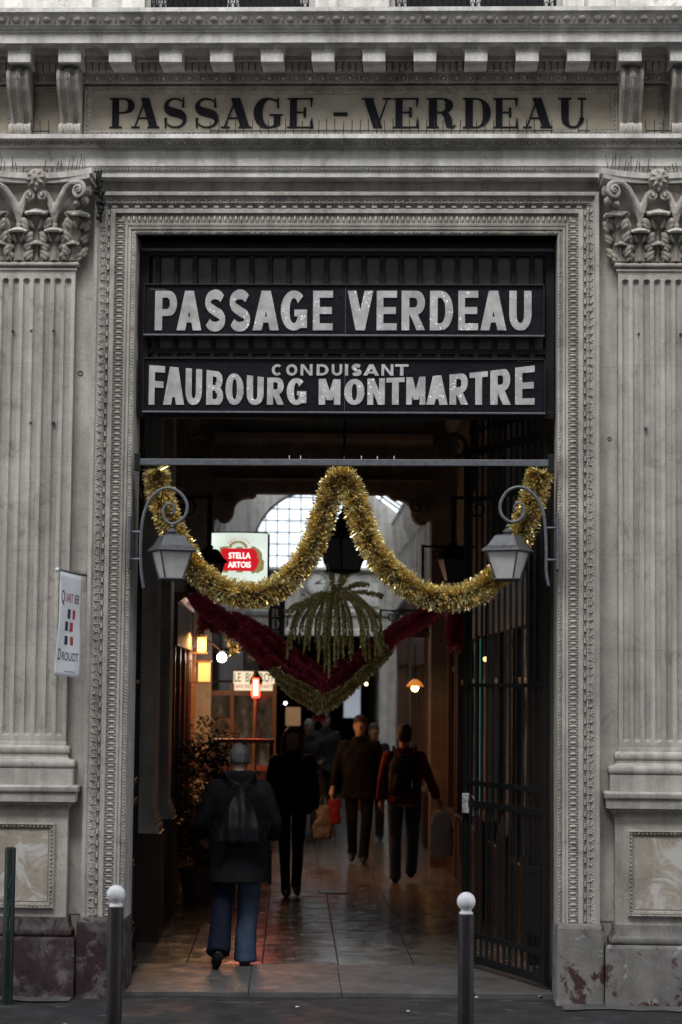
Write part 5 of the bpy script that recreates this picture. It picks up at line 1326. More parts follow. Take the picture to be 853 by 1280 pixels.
for k, (a0, a1, b0, b1) in enumerate(((247,258,797,815),(248,263,828,852))):
    A = pat(a0, b1, 8.55); C = pat(a1, b0, 8.55)
    t = thing('menu_case', ['small lit menu case, the upper one of two left of the globe lamp','lit menu case, the lower one of two left of the globe lamp'][k], 'sign', (A.x,8.55,A.z), 'P')
    MB().box(A.x,C.x,8.55,8.62,A.z,C.z).build('case', mat('amber_lit_card',(.5,.35,.15),.6,emit=(1,.50,.15),estr=.38), t)
    for q in ((A.z-.02,A.z-.001),(C.z+.001,C.z+.02)): MB().box(-HW+.02,C.x+.015,8.54,8.63,q[0],q[1]).build('frame', WOODL, t)
    if k == 0:  # added lamp, to throw an amber streak on the floor
        MB().tube([(A.x-.02,8.58,C.z+.02),(A.x+.0,8.50,C.z+.10),(A.x+.05,8.40,C.z+.08)], .008, 6).build('added_lamp_arm', IRON, t)
        MB().lathe([(.015,.05),(.035,.02),(.05,0)], (A.x+.05,8.40,C.z+.03), 12).build('added_lamp_shade', IRON, t)
        glow(t, Vector((A.x+.06,8.36,C.z+.0)), 15, (1,.52,.16), .07)
REDH = mat('glowing_heater_tube', (1,.2,.1), .5, emit=(1,.02,.012), estr=5); REDHC = mat('heater_core', (1,.6,.4), .5, emit=(1,.30,.22), estr=3)
c = pat(320, 859, 8.8)
t = thing('patio_heater', 'red glowing patio heater on a slim pole before the bistro sign', 'heater', (c.x,8.8,.02), 'P')
MB().tube([(c.x,8.8,.03),(c.x,8.8,c.z-.13)], .014, 8).build('pole', mat('dull_steel',(.22,.20,.19),.4,.8), t)
MB().lathe([(.16,.02),(.16,.05),(.03,.08),(.02,.12)], (c.x,8.8,0), 16).build('foot', IRON, t)
MB().lathe([(.040,-.115),(.047,-.095),(.047,.085),(.040,.10)], c, 14).build('glow_tube', REDH, t, smooth='all')
MB().box(c.x-.024,c.x+.024,8.8-.054,8.8-.049,c.z-.09,c.z+.08).build('element', REDHC, t)
MB().lathe([(.066,.03),(.072,.07),(.060,.11),(.038,.14),(.03,.17),(.01,.18)], c+Vector((0,.03,0)), 14).build('hood', IRON, t, smooth=True)
glow(t, c+Vector((0,-.20,0)), 9, (1,.035,.02), .10)
def pendant(label, px, py, y, r, e, colr, shade=True):
    c = pat(px, py, y); t = thing('pendant_lamp', label, 'lamp', tuple(c), 'P')
    MB().ball(c, r, 12, 8).build('bulb', mat('bulb_glow', (1,.8,.5), .5, emit=colr, estr=e), t, smooth='all')
    if shade: MB().lathe([(r*2.6,r*.4),(r*1.7,r*1.7),(r*.6,r*2.5)], c, 14).build('shade', mat('amber_shade',(.4,.18,.04),.5,emit=(1,.30,.05),estr=.2), t, smooth=True)
    MB().tube([c+Vector((0,0,r*2.4 if shade else r)), c+Vector((0,0,.55))], .006, 5).build('cord', IRON, t)
    if shade: glow(t, c+Vector((0,-.12,-.05)), 1.6, colr, .06)
pendant('amber pendant lamp glowing in the right hand shop window', 519, 860, 12.6, .045, 12, (1,.55,.12))
pendant('tiny white spot lamp beyond the paper notice', 357, 879, 17, .024, 3, (.9,.9,1), False)
pendant('small warm lamp by the far white panel', 458, 855, 19, .026, 2, (1,.85,.45), False)
pendant('dim amber lamp behind the right gate', 607, 824, 4.2, .022, 1.0, (1,.7,.2), False)
# orange glow panel under the amber lamp, white panel with its own glow for daylight at the far exit, hanging notice
c0_, c1_ = pat(430, 897, 24.6), pat(451, 838, 24.6)
MB().box(c0_.x,c1_.x,24.6,24.64,c0_.z,c1_.z).build('panel', mat('pale_glow_panel', (.5,.52,.55), .6, emit=(.42,.48,.56), estr=.14), thing('white_panel', 'pale blank hanging panel beside the far exit, right of the tassel', 'panel', (c0_.x,24.6,c0_.z), 'P'))  # panel glows by itself in place of daylight falling on it
c0_, c1_ = pat(357, 907, 14.5), pat(376, 884, 14.5)
t = thing('paper_notice', 'tan paper notice hanging beyond the bistro sign', 'notice', (c0_.x,14.5,c0_.z), 'P')
MB().box(c0_.x,c1_.x,14.5,14.51,c0_.z,c1_.z).build('sheet', mat('tan_paper_glow',(.45,.32,.2),.8,emit=(.5,.3,.16),estr=.10), t)  # paper given a faint glow of its own in place of lamplight
MB().tube([(c1_.x-.1,14.505,c1_.z),(c1_.x-.1,14.505,3.0)], .003, 4).build('string', IRON, t)
# bistro terrace screen with a mottled glow coloured into its panes, and its rail
y = 12.2; A = pat(268, 1010, y); C = pat(352, 862, y)
t = thing('terrace_screen', 'glazed wooden terrace screen facing the street under the bistro sign', 'screen', (A.x,y,.02), 'P')
xs_ = [pat(v, 900, y).x for v in (262, 290, 318, 343)]
for x in xs_: MB().box(x-.025,x+.025,y-.03,y+.03,.02,2.15).build('post', WOODL, t)
for a, b in zip(xs_[:-1], xs_[1:]):
    MB().box(a+.026,b-.026,y-.01,y+.01,1.12,2.0).build('pane', LITD, t); MB().box(a+.026,b-.026,y-.02,y+.02,.1,1.05).build('panel', WOOD, t)
RAILM = mat('worn_red_brown_rail', (.24,.075,.045), .4)
MB().box(xs_[0]-.05,xs_[-1]+.05,y-.07,y+.05,1.051,1.119).build('rail', RAILM, t); MB().box(xs_[0]-.03,xs_[-1]+.03,y-.04,y+.04,2.001,2.06).build('rail', WOODL, t)
# the rail seen behind the near man's head
A = pat(268, 926, 8.2); C = pat(343, 924, 8.2)
t = thing('planter_screen', 'low terrace barrier with a reddish top rail left of the heater', 'barrier', (A.x,8.2,.02), 'P')
MB().box(A.x,C.x,8.15,8.25,A.z-.02,A.z+.025).build('top_rail', RAILM, t, bevel=.006)
for x in (A.x+.03, (A.x+C.x)/2, C.x-.03): MB().box(x-.02,x+.02,8.18,8.22,.02,A.z-.021).build('post', WOOD, t)
MB().box(A.x+.06,C.x-.06,8.19,8.21,.1,1.0).build('panel', cloth('dark_red_canvas',(.06,.012,.012)), t)
# potted plants
LEAFM = mat('dark_evergreen_leaf', (.022,.034,.020), .6, spec=.2); POT = mat('dark_terracotta', (.09,.05,.035), .7)
def plant(label, x, y, h, r, seed, nl=850):
    rnd = random.Random(seed); t = thing('potted_shrub', label, 'plant', (x,y,.02), 'P')
    MB().lathe([(.13,.02),(.17,.30),(.19,.31),(.19,.35),(.16,.35),(.15,.30)], (x,y,0), 16).build('pot', POT, t)
    mb = MB()
    for k in range(7):
        a = rnd.random()*2*PI; mb.tube([(x,y,.3),(x+.3*r*math.cos(a),y+.3*r*math.sin(a),.3+h*.4),(x+.7*r*math.cos(a),y+.7*r*math.sin(a),.3+h*rnd.uniform(.6,.9))], [.012,.008,.004], 5)
    mb.build('stems', WOOD, t)
    lf = MB()
    for k in range(nl):
        a = rnd.random()*2*PI; q = rnd.random()**.5; z = rnd.random(); rr_ = r*q*(1-.55*abs(z-.45)**1.2)
        c = Vector((x+rr_*math.cos(a), y+rr_*math.sin(a), .42+h*z)); d = Vector((math.cos(a)+rnd.uniform(-.6,.6), math.sin(a)+rnd.uniform(-.6,.6), rnd.uniform(-.6,.8))).normalized()
        s_ = d.cross(Vector((0,0,1))).normalized()*.017; l_ = rnd.uniform(.07,.12); u = d.cross(s_).normalized()*.008
        lf.add([c, c+d*l_*.5+s_+u, c+d*l_, c+d*l_*.5-s_+u, c+d*l_*.5-u], [(0,1,4),(1,2,4),(2,3,4),(3,0,4)])
    lf.build('foliage', LEAFM, t, kind='stuff')
plant('tall dark potted shrub against the left wall, nearest the street', -1.25, 6.2, 1.15, .26, 1)
plant('dark bushy potted shrub left of the near man', -1.12, 7.3, 1.05, .34, 2)
plant('potted shrub behind the near man by the terrace barrier', -1.22, 8.9, 1.35, .3, 3)
# bistro chairs and tables
CHR = mat('rattan_and_black', (.07,.04,.025), .5)
def chair(label, x, y, rz):
    t = thing('bistro_chair', label, 'chair', (x,y,.02), 'P', 'bistro chairs on the terrace'); R3 = Matrix.Rotation(rz, 3, 'Z')
    q = lambda a, b, c: Vector((x,y,.02)) + R3 @ Vector((a,b,c))
    MB().rings([[q(.20*math.cos(2*PI*k/16),.20*math.sin(2*PI*k/16),z) for k in range(16)] for z in (.44,.47)]).build('seat', CHR, t)
    for a, b in ((-.15,-.15),(.15,-.15),(-.15,.15),(.15,.15)): MB().tube([q(a,b,.44),q(a*1.25,b*1.25,0)], .012, 6).build('leg', CHR, t)
    MB().tube([q(-.17,.14,.45),q(-.18,.20,.75),q(-.10,.23,.90),q(.10,.23,.90),q(.18,.20,.75),q(.17,.14,.45)], .013, 6).build('back_frame', CHR, t)
    MB().add([q(-.15,.20,.60),q(.15,.20,.60),q(.12,.235,.86),q(-.12,.235,.86),q(-.15,.21,.60),q(.15,.21,.60),q(.12,.245,.86),q(-.12,.245,.86)], [(0,1,2,3),(7,6,5,4),(0,4,5,1),(2,6,7,3),(1,5,6,2),(3,7,4,0)]).build('back_panel', CHR, t)
def table(label, x, y):
    t = thing('bistro_table', label, 'table', (x,y,.02), 'P')
    MB().lathe([(.29,.71),(.30,.72),(.30,.74),(.29,.745)], (x,y,0), 24).build('table_top', WOODL, t)
    MB().tube([(x,y,.72),(x,y,.05)], .022, 8).build('column', IRON, t); MB().lathe([(.22,.02),(.20,.035),(.05,.06)], (x,y,0), 16).build('foot', IRON, t)
chair('bistro chair left of the woman, by the low barrier', -.78, 9.5, rad(80)); table('round bistro table beside the left terrace wall', -1.15, 10.1)
chair('bistro chair with its back to the street beyond the woman', -.10, 15.2, rad(200)); chair('bistro chair beyond the walking man, near the left wall', -.75, 14.6, rad(20))
chair('bistro chair standing in the passage just left of the walking man', .02, 14.3, rad(150)); table('round bistro table in the middle distance', -.40, 14.9)
c = pat(471, 1030, 13.5)
t = thing('menu_stand', 'brown wooden menu stand between the walking man and the red jacket', 'stand', (.62,13.2,.02), 'P')
MB().box(.50,.74,13.2,13.26,.5,1.25).build('board', WOODL, t)
for x in (.52,.72): MB().tube([(x,13.22,.5),(x,13.1,.02)], .014, 5).build('leg', WOODL, t); MB().tube([(x,13.25,.7),(x,13.5,.02)], .014, 5).build('leg', WOODL, t)
# carved half figure above the right shopfront
c = pat(518, 835, 12.9); fx, fy_, fz = c.x, 12.9, 2.86
t = thing('bust_figure', 'painted half figure with white hair looking down from above the right shopfront', 'statue', (HW-.28, 12.9, 3.0), 'P')
bx, bz = HW-.30, 3.02
bd = MB().ell([(bx,12.9,bz-.16,.15,.13),(bx,12.9,bz-.02,.19,.14),(bx-.02,12.9,bz+.15,.21,.13),(bx-.04,12.9,bz+.27,.15,.10),(bx-.05,12.9,bz+.31,.06,.06)], 16)
bd.tube([(bx-.18,12.88,bz+.2),(bx-.30,12.8,bz+.02),(bx-.34,12.68,bz-.10)], [.06,.05,.04], 8)
remesh(bd, .02).build('torso', cloth('faded_grey_shirt', (.16,.16,.18)), t, smooth='all')
hd = MB().ball((bx-.09,12.86,bz+.43), (.085,.10,.12), 14, 10).tube([(bx-.05,12.9,bz+.26),(bx-.08,12.87,bz+.38)], .05, 8).ball((bx-.15,12.80,bz+.42), .022, 8, 6)
remesh(hd, .012).build('head', SKIN, t, smooth='all')
MB().ball((bx-.08,12.89,bz+.49), (.10,.11,.085), 12, 8).build('hair', WHITE, t, smooth='all')
MB().box(bx-.4,HW-.14,12.7,13.1,bz-.24,bz-.17).build('shelf', WOOD, t)

# ------------------------------------------------------------------ street furniture
BROWNM = mat('brown_painted_steel', (.035,.028,.032), .4, spec=.2); n = N(BROWNM); n.col(n.ramp(n.noise(n.map((1,1,.3)), 18, 6), [(.35,(.012,.010,.012)),(.7,(.028,.023,.026))]))
n.rgh(n.ramp(n.noise(n.map(), 12, 4), [(.3,.32),(.7,.6)]))
WHP = mat('chalky_white_paint', (.72,.73,.76), .5); n = N(WHP); n.col(n.ramp(n.noise(n.map(), 22, 6), [(.32,(.52,.53,.56)),(.6,(.76,.77,.80))]))
def bollard(label, px, py, y):
    c = at(px, py, y); top = c.z; g = .022*y
    t = thing('bollard', label, 'bollard', (c.x,y,g), group='bollards along the kerb')
    MB().lathe([(.046,g-.02),(.046,top-.132),(.044,top-.128),(.030,top-.126)], (c.x,y,0), 28).build('post', BROWNM, t, smooth=True)
    MB().lathe([(.046,g-.005),(.062,g),(.060,g+.02),(.047,g+.03)], (c.x,y,0), 28).build('collar', BROWNM, t, smooth=True)
    ring = [(.040,-.127),(.041,-.119),(.032,-.110),(.030,-.104)] + [(.054*math.sin(a), -.054-.054*math.cos(a)) for a in [rad(34+146*i/14) for i in range(15)]]
    MB().lathe([(r, top+z) for r, z in ring], (c.x,y,0), 28).build('ball', WHP, t, smooth='all')
bollard('brown bollard with white ball on the left, before the passage edge', 145.5, 1106, -2.2)
bollard('brown bollard with white ball on the right, before the doorway', 583, 1115, -2.2)
c = at(13.5, 1059, -.42)
t = thing('green_post', 'dark green steel post against the left pilaster base', 'post', (c.x,-.42,-.01))
GRP = mat('dark_green_paint', (.010,.028,.022), .4, spec=.25); n = N(GRP); n.col(n.ramp(n.noise(n.map((1,1,.4)), 14, 6), [(.35,(.005,.012,.010)),(.7,(.012,.024,.020))]))
MB().lathe([(.037,-.03),(.037,c.z-.012),(.034,c.z-.004),(.022,c.z),(.001,c.z+.001)], (c.x,-.42,0), 24).build('post', GRP, t, smooth=True)
mb = MB(); rnd = random.Random(8)
for k, seq in enumerate((((-.5,0),(-.4,-.05),(.3,-.04)),((-.4,0),(.4,.01),(0,-.06)),((.4,.02),(-.4,-.02),(.4,-.06),(-.2,-.08)),((-.5,.03),(0,-.03),(.5,.04),(.1,-.01),(-.1,-.08)),((.3,0),(.35,-.07),(.0,-.10),(-.3,-.07),(-.25,0)))):
    mb.tube([(c.x+.0375*math.sin(a), -.42-.0375*math.cos(a), c.z-.12-.085*k+dz) for a, dz in seq], .0014, 4)
mb.build('scratched_mark', mat('faded_scratch',(.12,.13,.13),.7), t)
# cloth banner standing out from the wall
bx = -1.845; zt, zb = 2.86, 2.16; ya, yb = -.10, -.44
t = thing('hanging_banner', 'white cloth banner reading QUARTIER DROUOT hung out from the left wall', 'banner', (bx,-.1,zt))
MB().tube([(bx+.07,-.0,zt+.005),(bx-.066,yb-.03,zt+.02)], .009, 8).build('rod', IRONG, t)
MB().lump((bx-.066,yb-.03,zt+.02), X*.016, Z*.016, -Y*.018, 8, 3).build('rod_knob', WHITE, t)
def ban(u, v, d=0): # u 0 at outer edge .. 1 at wall; v 0 top .. 1 bottom
    yy = yb+(ya-yb)*u; x = bx+.045-.095*(1-u)+.012*math.sin(v*5+u*4)*v - .012*v
    return Vector((x+d, yy-.02*v, zt-.006+.018*(1-u)-(zt-zb)*v-.01*math.sin(v*3)))
mb = MB(); nu, nv = 14, 22
mb.add([ban(i/nu, j/nv) for j in range(nv+1) for i in range(nu+1)], [(j*(nu+1)+i, j*(nu+1)+i+1, (j+1)*(nu+1)+i+1, (j+1)*(nu+1)+i) for j in range(nv) for i in range(nu)])
mb.build('cloth', WHITE_C, t, smooth='all', solid=.002)
def bt(txt, size, u, v, m, cw): text_mb(txt, size, lambda x,yy,d: ban(u+x, v-yy, .003), 0, 'CENTER', cw).build('lettering', m, t)
bt('Q', .17, .14, .285, LETTER_BLK, 1.15); bt('UART', .12, .43, .27, RED_I, 1.2); bt('IER', .12, .785, .27, LETTER_BLK, 1.35)
bt('D', .165, .15, .84, LETTER_BLK, 1.2); bt('ROUOT', .125, .565, .84, LETTER_BLK, 1.4); bt('www.quartierdrouot.com', .030, .55, .955, GREY_I, 1.4)
def stripe(u0,u1,v0,v1,m): MB().add([ban(u0,v0,.003),ban(u1,v0,.003),ban(u1,v1,.003),ban(u0,v1,.003)], [(0,1,2,3)]).build('printed_bar', m, t)
for u0, v0, h_ in ((.40,.335,.09),(.32,.455,.09),(.34,.595,.085)):
    stripe(u0,u0+.13,v0,v0+h_,BLUE_I); stripe(u0+.24,u0+.35,v0,v0+h_,RED_I)
bt('Q', .11, .53, .54, GREY_I, .8)
# litter and a grating on the ground
for k, (a, b) in enumerate(((82,1276),(511,1263),(596,1248),(372,1258),(676,1247))):
    p = atz = None
    d = ray(a, b); tt = (0-CAM.z-.0)/d.z; p = CAM+d*tt; z = .022*p.y+.006
    MB().add([(p.x-.014,p.y-.01,z),(p.x+.012,p.y-.012,z+.003),(p.x+.015,p.y+.010,z+.001),(p.x-.010,p.y+.012,z+.005)], [(0,1,2,3)]).build('litter_scrap', WHITE if k else mat('orange_scrap',(.5,.25,.08),.6), loc=(p.x,p.y,z),
        label=['orange scrap of litter on the pavement left','pale scrap of litter on the pavement before the right bollard','pale scrap of litter by the right jamb plinth','pale scrap of litter on the pavement in the middle','pale scrap of litter below the right gate'][k], cat='litter')
DR = thing('floor_drain', 'dark ragged drain grating in the passage floor beyond the woman', 'drain', (.1,7.2,.018), 'P')
p = pat(424, 1100, 7.2); p2 = pat(398, 1100, 7.2)
MB().box(p2.x,p.x+.09,7.0,7.26,.0185,.026).build('frame', IRON, DR)
for k in range(9): MB().box(p2.x+.03+.05*k*.6,p2.x+.045+.05*k*.6,7.02,7.24,.0262,.030).build('slot_bar', IRONG, DR)
# the opposite side of the street, behind the camera: unseen, its height set to shade the lower facade
opp = thing('opposite_building', 'plain stone apartment front across the street', 'building', (0,-17.5,-.07))
MB().box(-30,30,-24,-17.5,-.07,23.5).build('wall', STONE, opp)
for fl_ in range(6):
    for k in range(-6, 7):
        MB().box(k*3.2-.55,k*3.2+.55,-17.499,-17.46,1.0+fl_*3.5,3.1+fl_*3.5).build('window', DARKGLASS, opp)
# ------------------------------------------------------------------ people (local frame: facing +y, feet at z = 0)
def lerp3(a, b, u): return tuple(a[i]+(b[i]-a[i])*u for i in range(3))
def person(label, x, y, face, pose, H=1.75, coat=None, coatc=(.012,.012,.014), hem=.80, legc=(.02,.02,.025), legc_shade=None, hairc=(.03,.025,.02), hair='short', shoec=(.01,.01,.01), hood=False, flare=.0, bulk=1.0, legw=1.0):
    k_ = H/1.75
    J = dict(pel=(0,0,.95), hl=(-.095,0,.92), hr=(.095,0,.92), kl=(-.10,.02,.50), kr=(.10,.02,.50), al=(-.10,0,.09), ar=(.10,0,.09), tl=(-.11,.17,.03), tr=(.11,.17,.03),
             ch=(0,0,1.25), nk=(0,0,1.46), hd=(0,.02,1.62), sl=(-.165,0,1.385), sr=(.165,0,1.385), el=(-.22,-.02,1.13), er=(.22,-.02,1.13), wl=(-.23,.06,.88), wr=(.23,.06,.88))
    J.update(pose)
    t = thing('person', label, 'person', (x,y,.02), 'P')
    t.rotation_euler = (0,0,RZ+face)
    save = BASE[t.name]; BASE[t.name] = Vector((0,0,0))
    b = MB(); h = J['hd']
    T = lambda pts, r, n=12: b.tube(pts, r, n)
    def limb(mb, p, q, r, rs, ex=0, n=14):
        mb.tube([p, lerp3(p,q,.45), q, lerp3(q,r,.3), lerp3(q,r,.7), r], [v+ex for v in rs], n)
        for c, rr in ((p, rs[0]), (q, rs[2]), (r, rs[5])): mb.ball(c, rr+ex, n, 8)
    for s in 'lr':
        limb(b, J['h'+s], J['k'+s], J['a'+s], [v*legw*.95 for v in (.088,.075,.055,.058,.045,.036)])
        a, to = J['a'+s], J['t'+s]; b.tube([(a[0],a[1]-.04,a[2]-.04), (a[0],a[1],a[2]-.03), lerp3(a,to,.6), to], [.035,.04,.036,.024], 10)
        limb(b, J['s'+s], J['e'+s], J['w'+s], [.052,.046,.038,.038,.032,.026])
        # hand: palm, four fingers, thumb
        e, w_ = Vector(J['e'+s]), Vector(J['w'+s]); d = (w_-e).normalized(); sx = -1 if s == 'l' else 1
        sidev = d.cross(Vector((sx,0,0))); sidev = sidev.normalized() if sidev.length > .1 else Vector((0,1,0))
        inn = sidev.cross(d).normalized(); inn = inn if inn.x*sx < 0 else -inn
        b.tube([w_, w_+d*.04, w_+d*.085], [.024,.034,.032], 8)
        for fi, (off, ln) in enumerate(((-.028,.060),(-.010,.070),(.009,.066),(.026,.052))):
            p0 = w_+d*.085+sidev*off; b.tube([p0, p0+d*ln*.5+inn*.006, p0+d*ln*.85+inn*.025, p0+d*ln*.9+inn*.045], [.0100,.0095,.0088,.0075], 6)
        b.tube([w_+d*.03+sidev*.028*(-1), w_+d*.055+sidev*-.05+inn*.012, w_+d*.085+sidev*-.052+inn*.03], [.012,.011,.009], 6)
    px_, py_, pz = J['pel']; cx, cy, cz = J['ch']; nx_, ny_, nz = J['nk']
    torso = [(px_,py_,pz-.10,.13,.10),(px_,py_,pz,.165,.12),(px_,py_,pz+.12,.145,.105),(lerp3(J['pel'],J['ch'],.7)[0],lerp3(J['pel'],J['ch'],.7)[1],cz-.08,.155,.11),(cx,cy,cz,.175,.12),(cx,cy,cz+.10,.185,.115),(nx_*.7,ny_*.7+cy*.3,nz-.06,.15,.09),(nx_,ny_,nz,.065,.065)]
    b.ell(torso, 18)
    b.tube([(nx_,ny_,nz-.04),(nx_,ny_,nz+.03),(h[0],h[1]-.01,h[2]-.04)], [.06,.054,.055], 12)
    b.ell([(h[0],h[1]+.01,h[2]-.125,.030,.036),(h[0],h[1]+.012,h[2]-.10,.052,.066),(h[0],h[1]+.005,h[2]-.05,.066,.085),(h[0],h[1],h[2],.074,.094),(h[0],h[1]-.004,h[2]+.05,.074,.092),(h[0],h[1]-.006,h[2]+.09,.060,.076),(h[0],h[1]-.008,h[2]+.118,.03,.04)], 16)
    b.tube([(h[0],h[1]+.088,h[2]+.015),(h[0],h[1]+.105,h[2]-.015),(h[0],h[1]+.098,h[2]-.03)], [.009,.014,.012], 8)
    b.ball((h[0],h[1]+.085,h[2]-.062), (.022,.012,.008), 8, 6)
    for s in (-1, 1): b.ball((h[0]+s*.077,h[1]-.005,h[2]-.005), (.010,.022,.032), 8, 6)
    R0 = remesh(b, .0105, 2)
    def sc(mb): mb.v = [p*k_ for p in mb.v]; return mb
    sc(R0).build('body', SKIN, t, smooth='all')
    for s in (-1, 1):
        sc(MB().ball((h[0]+s*.030,h[1]+.083,h[2]+.012), (.013,.006,.007), 8, 6)).build('eye', WHITE, t, smooth='all')
        sc(MB().ball((h[0]+s*.030,h[1]+.088,h[2]+.012), (.006,.004,.006), 8, 6)).build('iris', LETTER_BLK, t)
    # trousers, each leg
    for s in 'lr':
        mb = MB(); hp, kn, an = J['h'+s], J['k'+s], J['a'+s]
        an2 = (an[0], an[1], an[2]-.035); lm = lerp3(kn, an2, .5)
        mb.tube([(hp[0],hp[1],hp[2]+.05), lerp3(hp,kn,.3), lerp3(hp,kn,.75), kn, lerp3(kn,an2,.35), lerp3(kn,an2,.8), an2], [v*legw for v in (.10,.098,.082,.074,.072,.066+flare,.070+flare)], 14)
        mb.ball(kn, .072*legw, 12, 8)
        if s == 'l': mb.ell([(px_,py_,pz-.08,.15,.115),(px_,py_,pz+.08,.165,.125)], 16)
        for p in mb.v:
            p += Vector((noise.noise(p*14), noise.noise(p*14+Vector((5,0,0))), 0))*.010
        sc(remesh(mb, .014, 2)).build('trouser_leg', cloth('trouser_cloth', legc_shade if (legc_shade and s == 'l') else legc, .3), t, smooth='all')
        a, to = Vector(an), Vector(J['t'+s]); dd = (to-a); 
        sh = MB().tube([a+Vector((0,-.055,-.045)), a+Vector((0,-.02,-.035)), a+dd*.35+Vector((0,0,-.012)), a+dd*.8+Vector((0,0,.004)), a+dd*1.12], [.036,.046,.044,.040,.022], 12)
        sc(remesh(sh, .010, 2)).build('shoe', mat('shoe_leather', shoec, .45), t, smooth='all')
    # coat
    CL = cloth('coat_cloth', coatc, .3); mb = MB(); g = .02
    tx = lambda z: lerp3(J['pel'], J['ch'], (z-pz)/(cz-pz)) if z > pz else J['pel']
    rows = [(hem,.215,.175),(hem+.12,.205,.155),(pz+.02,.200,.15),(pz+.16,.185,.14),(cz-.06,.195,.145),(cz+.06,.205,.15),(nz-.095,.180,.125),(nz-.04,.115,.095),(nz+.02,.085,.085)]
    if hem > .85: rows = [(hem,.185,.14),(hem+.05,.19,.145)]+rows[3:]
    mb.ell([(tx(z)[0] if z < cz else lerp3(J['ch'],J['nk'],min(1,(z-cz)/(nz-cz)))[0], tx(z)[1] if z < cz else lerp3(J['ch'],J['nk'],min(1,(z-cz)/(nz-cz)))[1], z, rx*bulk, ry*bulk) for z, rx, ry in rows], 24)
    for s in 'lr':
        sh, el, wr = J['s'+s], J['e'+s], J['w'+s]
        mb.tube([sh, lerp3(sh,el,.5), el, lerp3(el,wr,.5), lerp3(el,wr,.93)], [.074,.072,.064,.060,.052], 14); mb.ball(sh, .075, 12, 8); mb.ball(el, .068, 12, 8)
    if hood: mb.tube([(nx_-.11,ny_+.03,nz+.01),(nx_-.08,ny_-.06,nz+.01),(nx_,ny_-.10,nz-.0),(nx_+.08,ny_-.06,nz+.01),(nx_+.11,ny_+.03,nz+.01)], [.035,.052,.060,.052,.035], 10); mb.tube([(nx_-.06,ny_-.10,nz-.06),(nx_,ny_-.13,nz-.09),(nx_+.06,ny_-.10,nz-.06)], [.045,.055,.045], 10)
    mb.tube([(nx_+.075*math.cos(a*PI/6), ny_+.075*math.sin(a*PI/6), nz+.015) for a in range(13)], .026, 8)
    for p in mb.v:
        w1 = noise.noise(Vector((p.x*7, p.y*7, p.z*3.5))); w2 = noise.noise(Vector((p.x*16+3, p.y*16, p.z*9)))
        p += Vector((p.x-px_, p.y-py_, 0))*.0 + Vector((w1+.5*w2, w2+.5*w1, 0))*.022
    R1 = remesh(mb, .014, 3)
    sc(R1).build('coat', CL, t, smooth='all')
    # hair
    HM = mat('hair', hairc, .7); n = N(HM); n.col(n.ramp(n.noise(n.map((60,60,8)), 1.5, 4), [(.3, tuple(v*.6 for v in hairc)), (.7, tuple(min(1,v*1.4) for v in hairc))]))
    mb = MB()
    if hair == 'cropped': mb.ell([(h[0],h[1]-.022,h[2]-.03,.070,.080),(h[0],h[1]-.014,h[2]+.01,.079,.092),(h[0],h[1]-.012,h[2]+.06,.076,.092),(h[0],h[1]-.012,h[2]+.10,.056,.072),(h[0],h[1]-.012,h[2]+.124,.025,.035)], 16)
    elif hair == 'short': mb.ell([(h[0],h[1]-.035,h[2]-.06,.066,.068),(h[0],h[1]-.028,h[2]+.0,.084,.090),(h[0],h[1]-.010,h[2]+.06,.086,.102),(h[0],h[1]-.006,h[2]+.11,.066,.082),(h[0],h[1]-.008,h[2]+.14,.03,.04)], 16)
    elif hair == 'cap': mb.ell([(h[0],h[1]-.01,h[2]+.03,.086,.106),(h[0],h[1]-.010,h[2]+.08,.084,.10),(h[0],h[1]-.008,h[2]+.13,.055,.07),(h[0],h[1]-.008,h[2]+.15,.02,.02)], 16)
    elif hair == 'bushy': mb.ell([(h[0],h[1]-.045,h[2]-.15,.09,.07),(h[0],h[1]-.045,h[2]-.09,.115,.085),(h[0],h[1]-.035,h[2]-.02,.112,.10),(h[0],h[1]-.015,h[2]+.05,.100,.108),(h[0],h[1]-.01,h[2]+.11,.075,.09),(h[0],h[1]-.01,h[2]+.145,.03,.04)], 16)
    elif hair == 'long':
        mb.ell([(h[0],h[1]-.015,h[2]+.03,.086,.098),(h[0],h[1]-.010,h[2]+.08,.084,.098),(h[0],h[1]-.008,h[2]+.125,.05,.06)], 16)
        for s in (-1, 1): mb.tube([(h[0]+s*.06,h[1]+.02,h[2]+.07),(h[0]+s*.088,h[1]+.0,h[2]-.02),(h[0]+s*.09,h[1]-.0,h[2]-.12),(h[0]+s*.085,h[1]+.01,h[2]-.22)], [.03,.032,.036,.022], 10)
        mb.tube([(h[0],h[1]-.07,h[2]+.06),(h[0],h[1]-.085,h[2]-.08),(h[0],h[1]-.075,h[2]-.20)], [.06,.07,.05], 12)
    if mb.v:
        for p in mb.v: p += Vector((noise.noise(p*22), noise.noise(p*22+Vector((9,0,0))), noise.noise(p*22+Vector((0,9,0)))))*.008
        sc(remesh(mb, .012, 2)).build('hair' if hair != 'cap' else 'cap', HM, t, smooth='all')
    BASE[t.name] = save
    return t, J, k_
def carried(name, label, cat, t, loc=(0,0,0)):
    "a thing held or worn by a person stays a thing of its own, set at the person's place and heading"
    o = bpy.data.objects.new(name, None); collect(o); o.location = t.location.copy(); o.rotation_euler = t.rotation_euler.copy(); BASE[o.name] = Vector()
    o.location = t.location + Matrix.Rotation(t.rotation_euler[2], 3, 'Z') @ Vector(loc); BASE[o.name] = Vector(loc)
    return tag(o, label, cat)
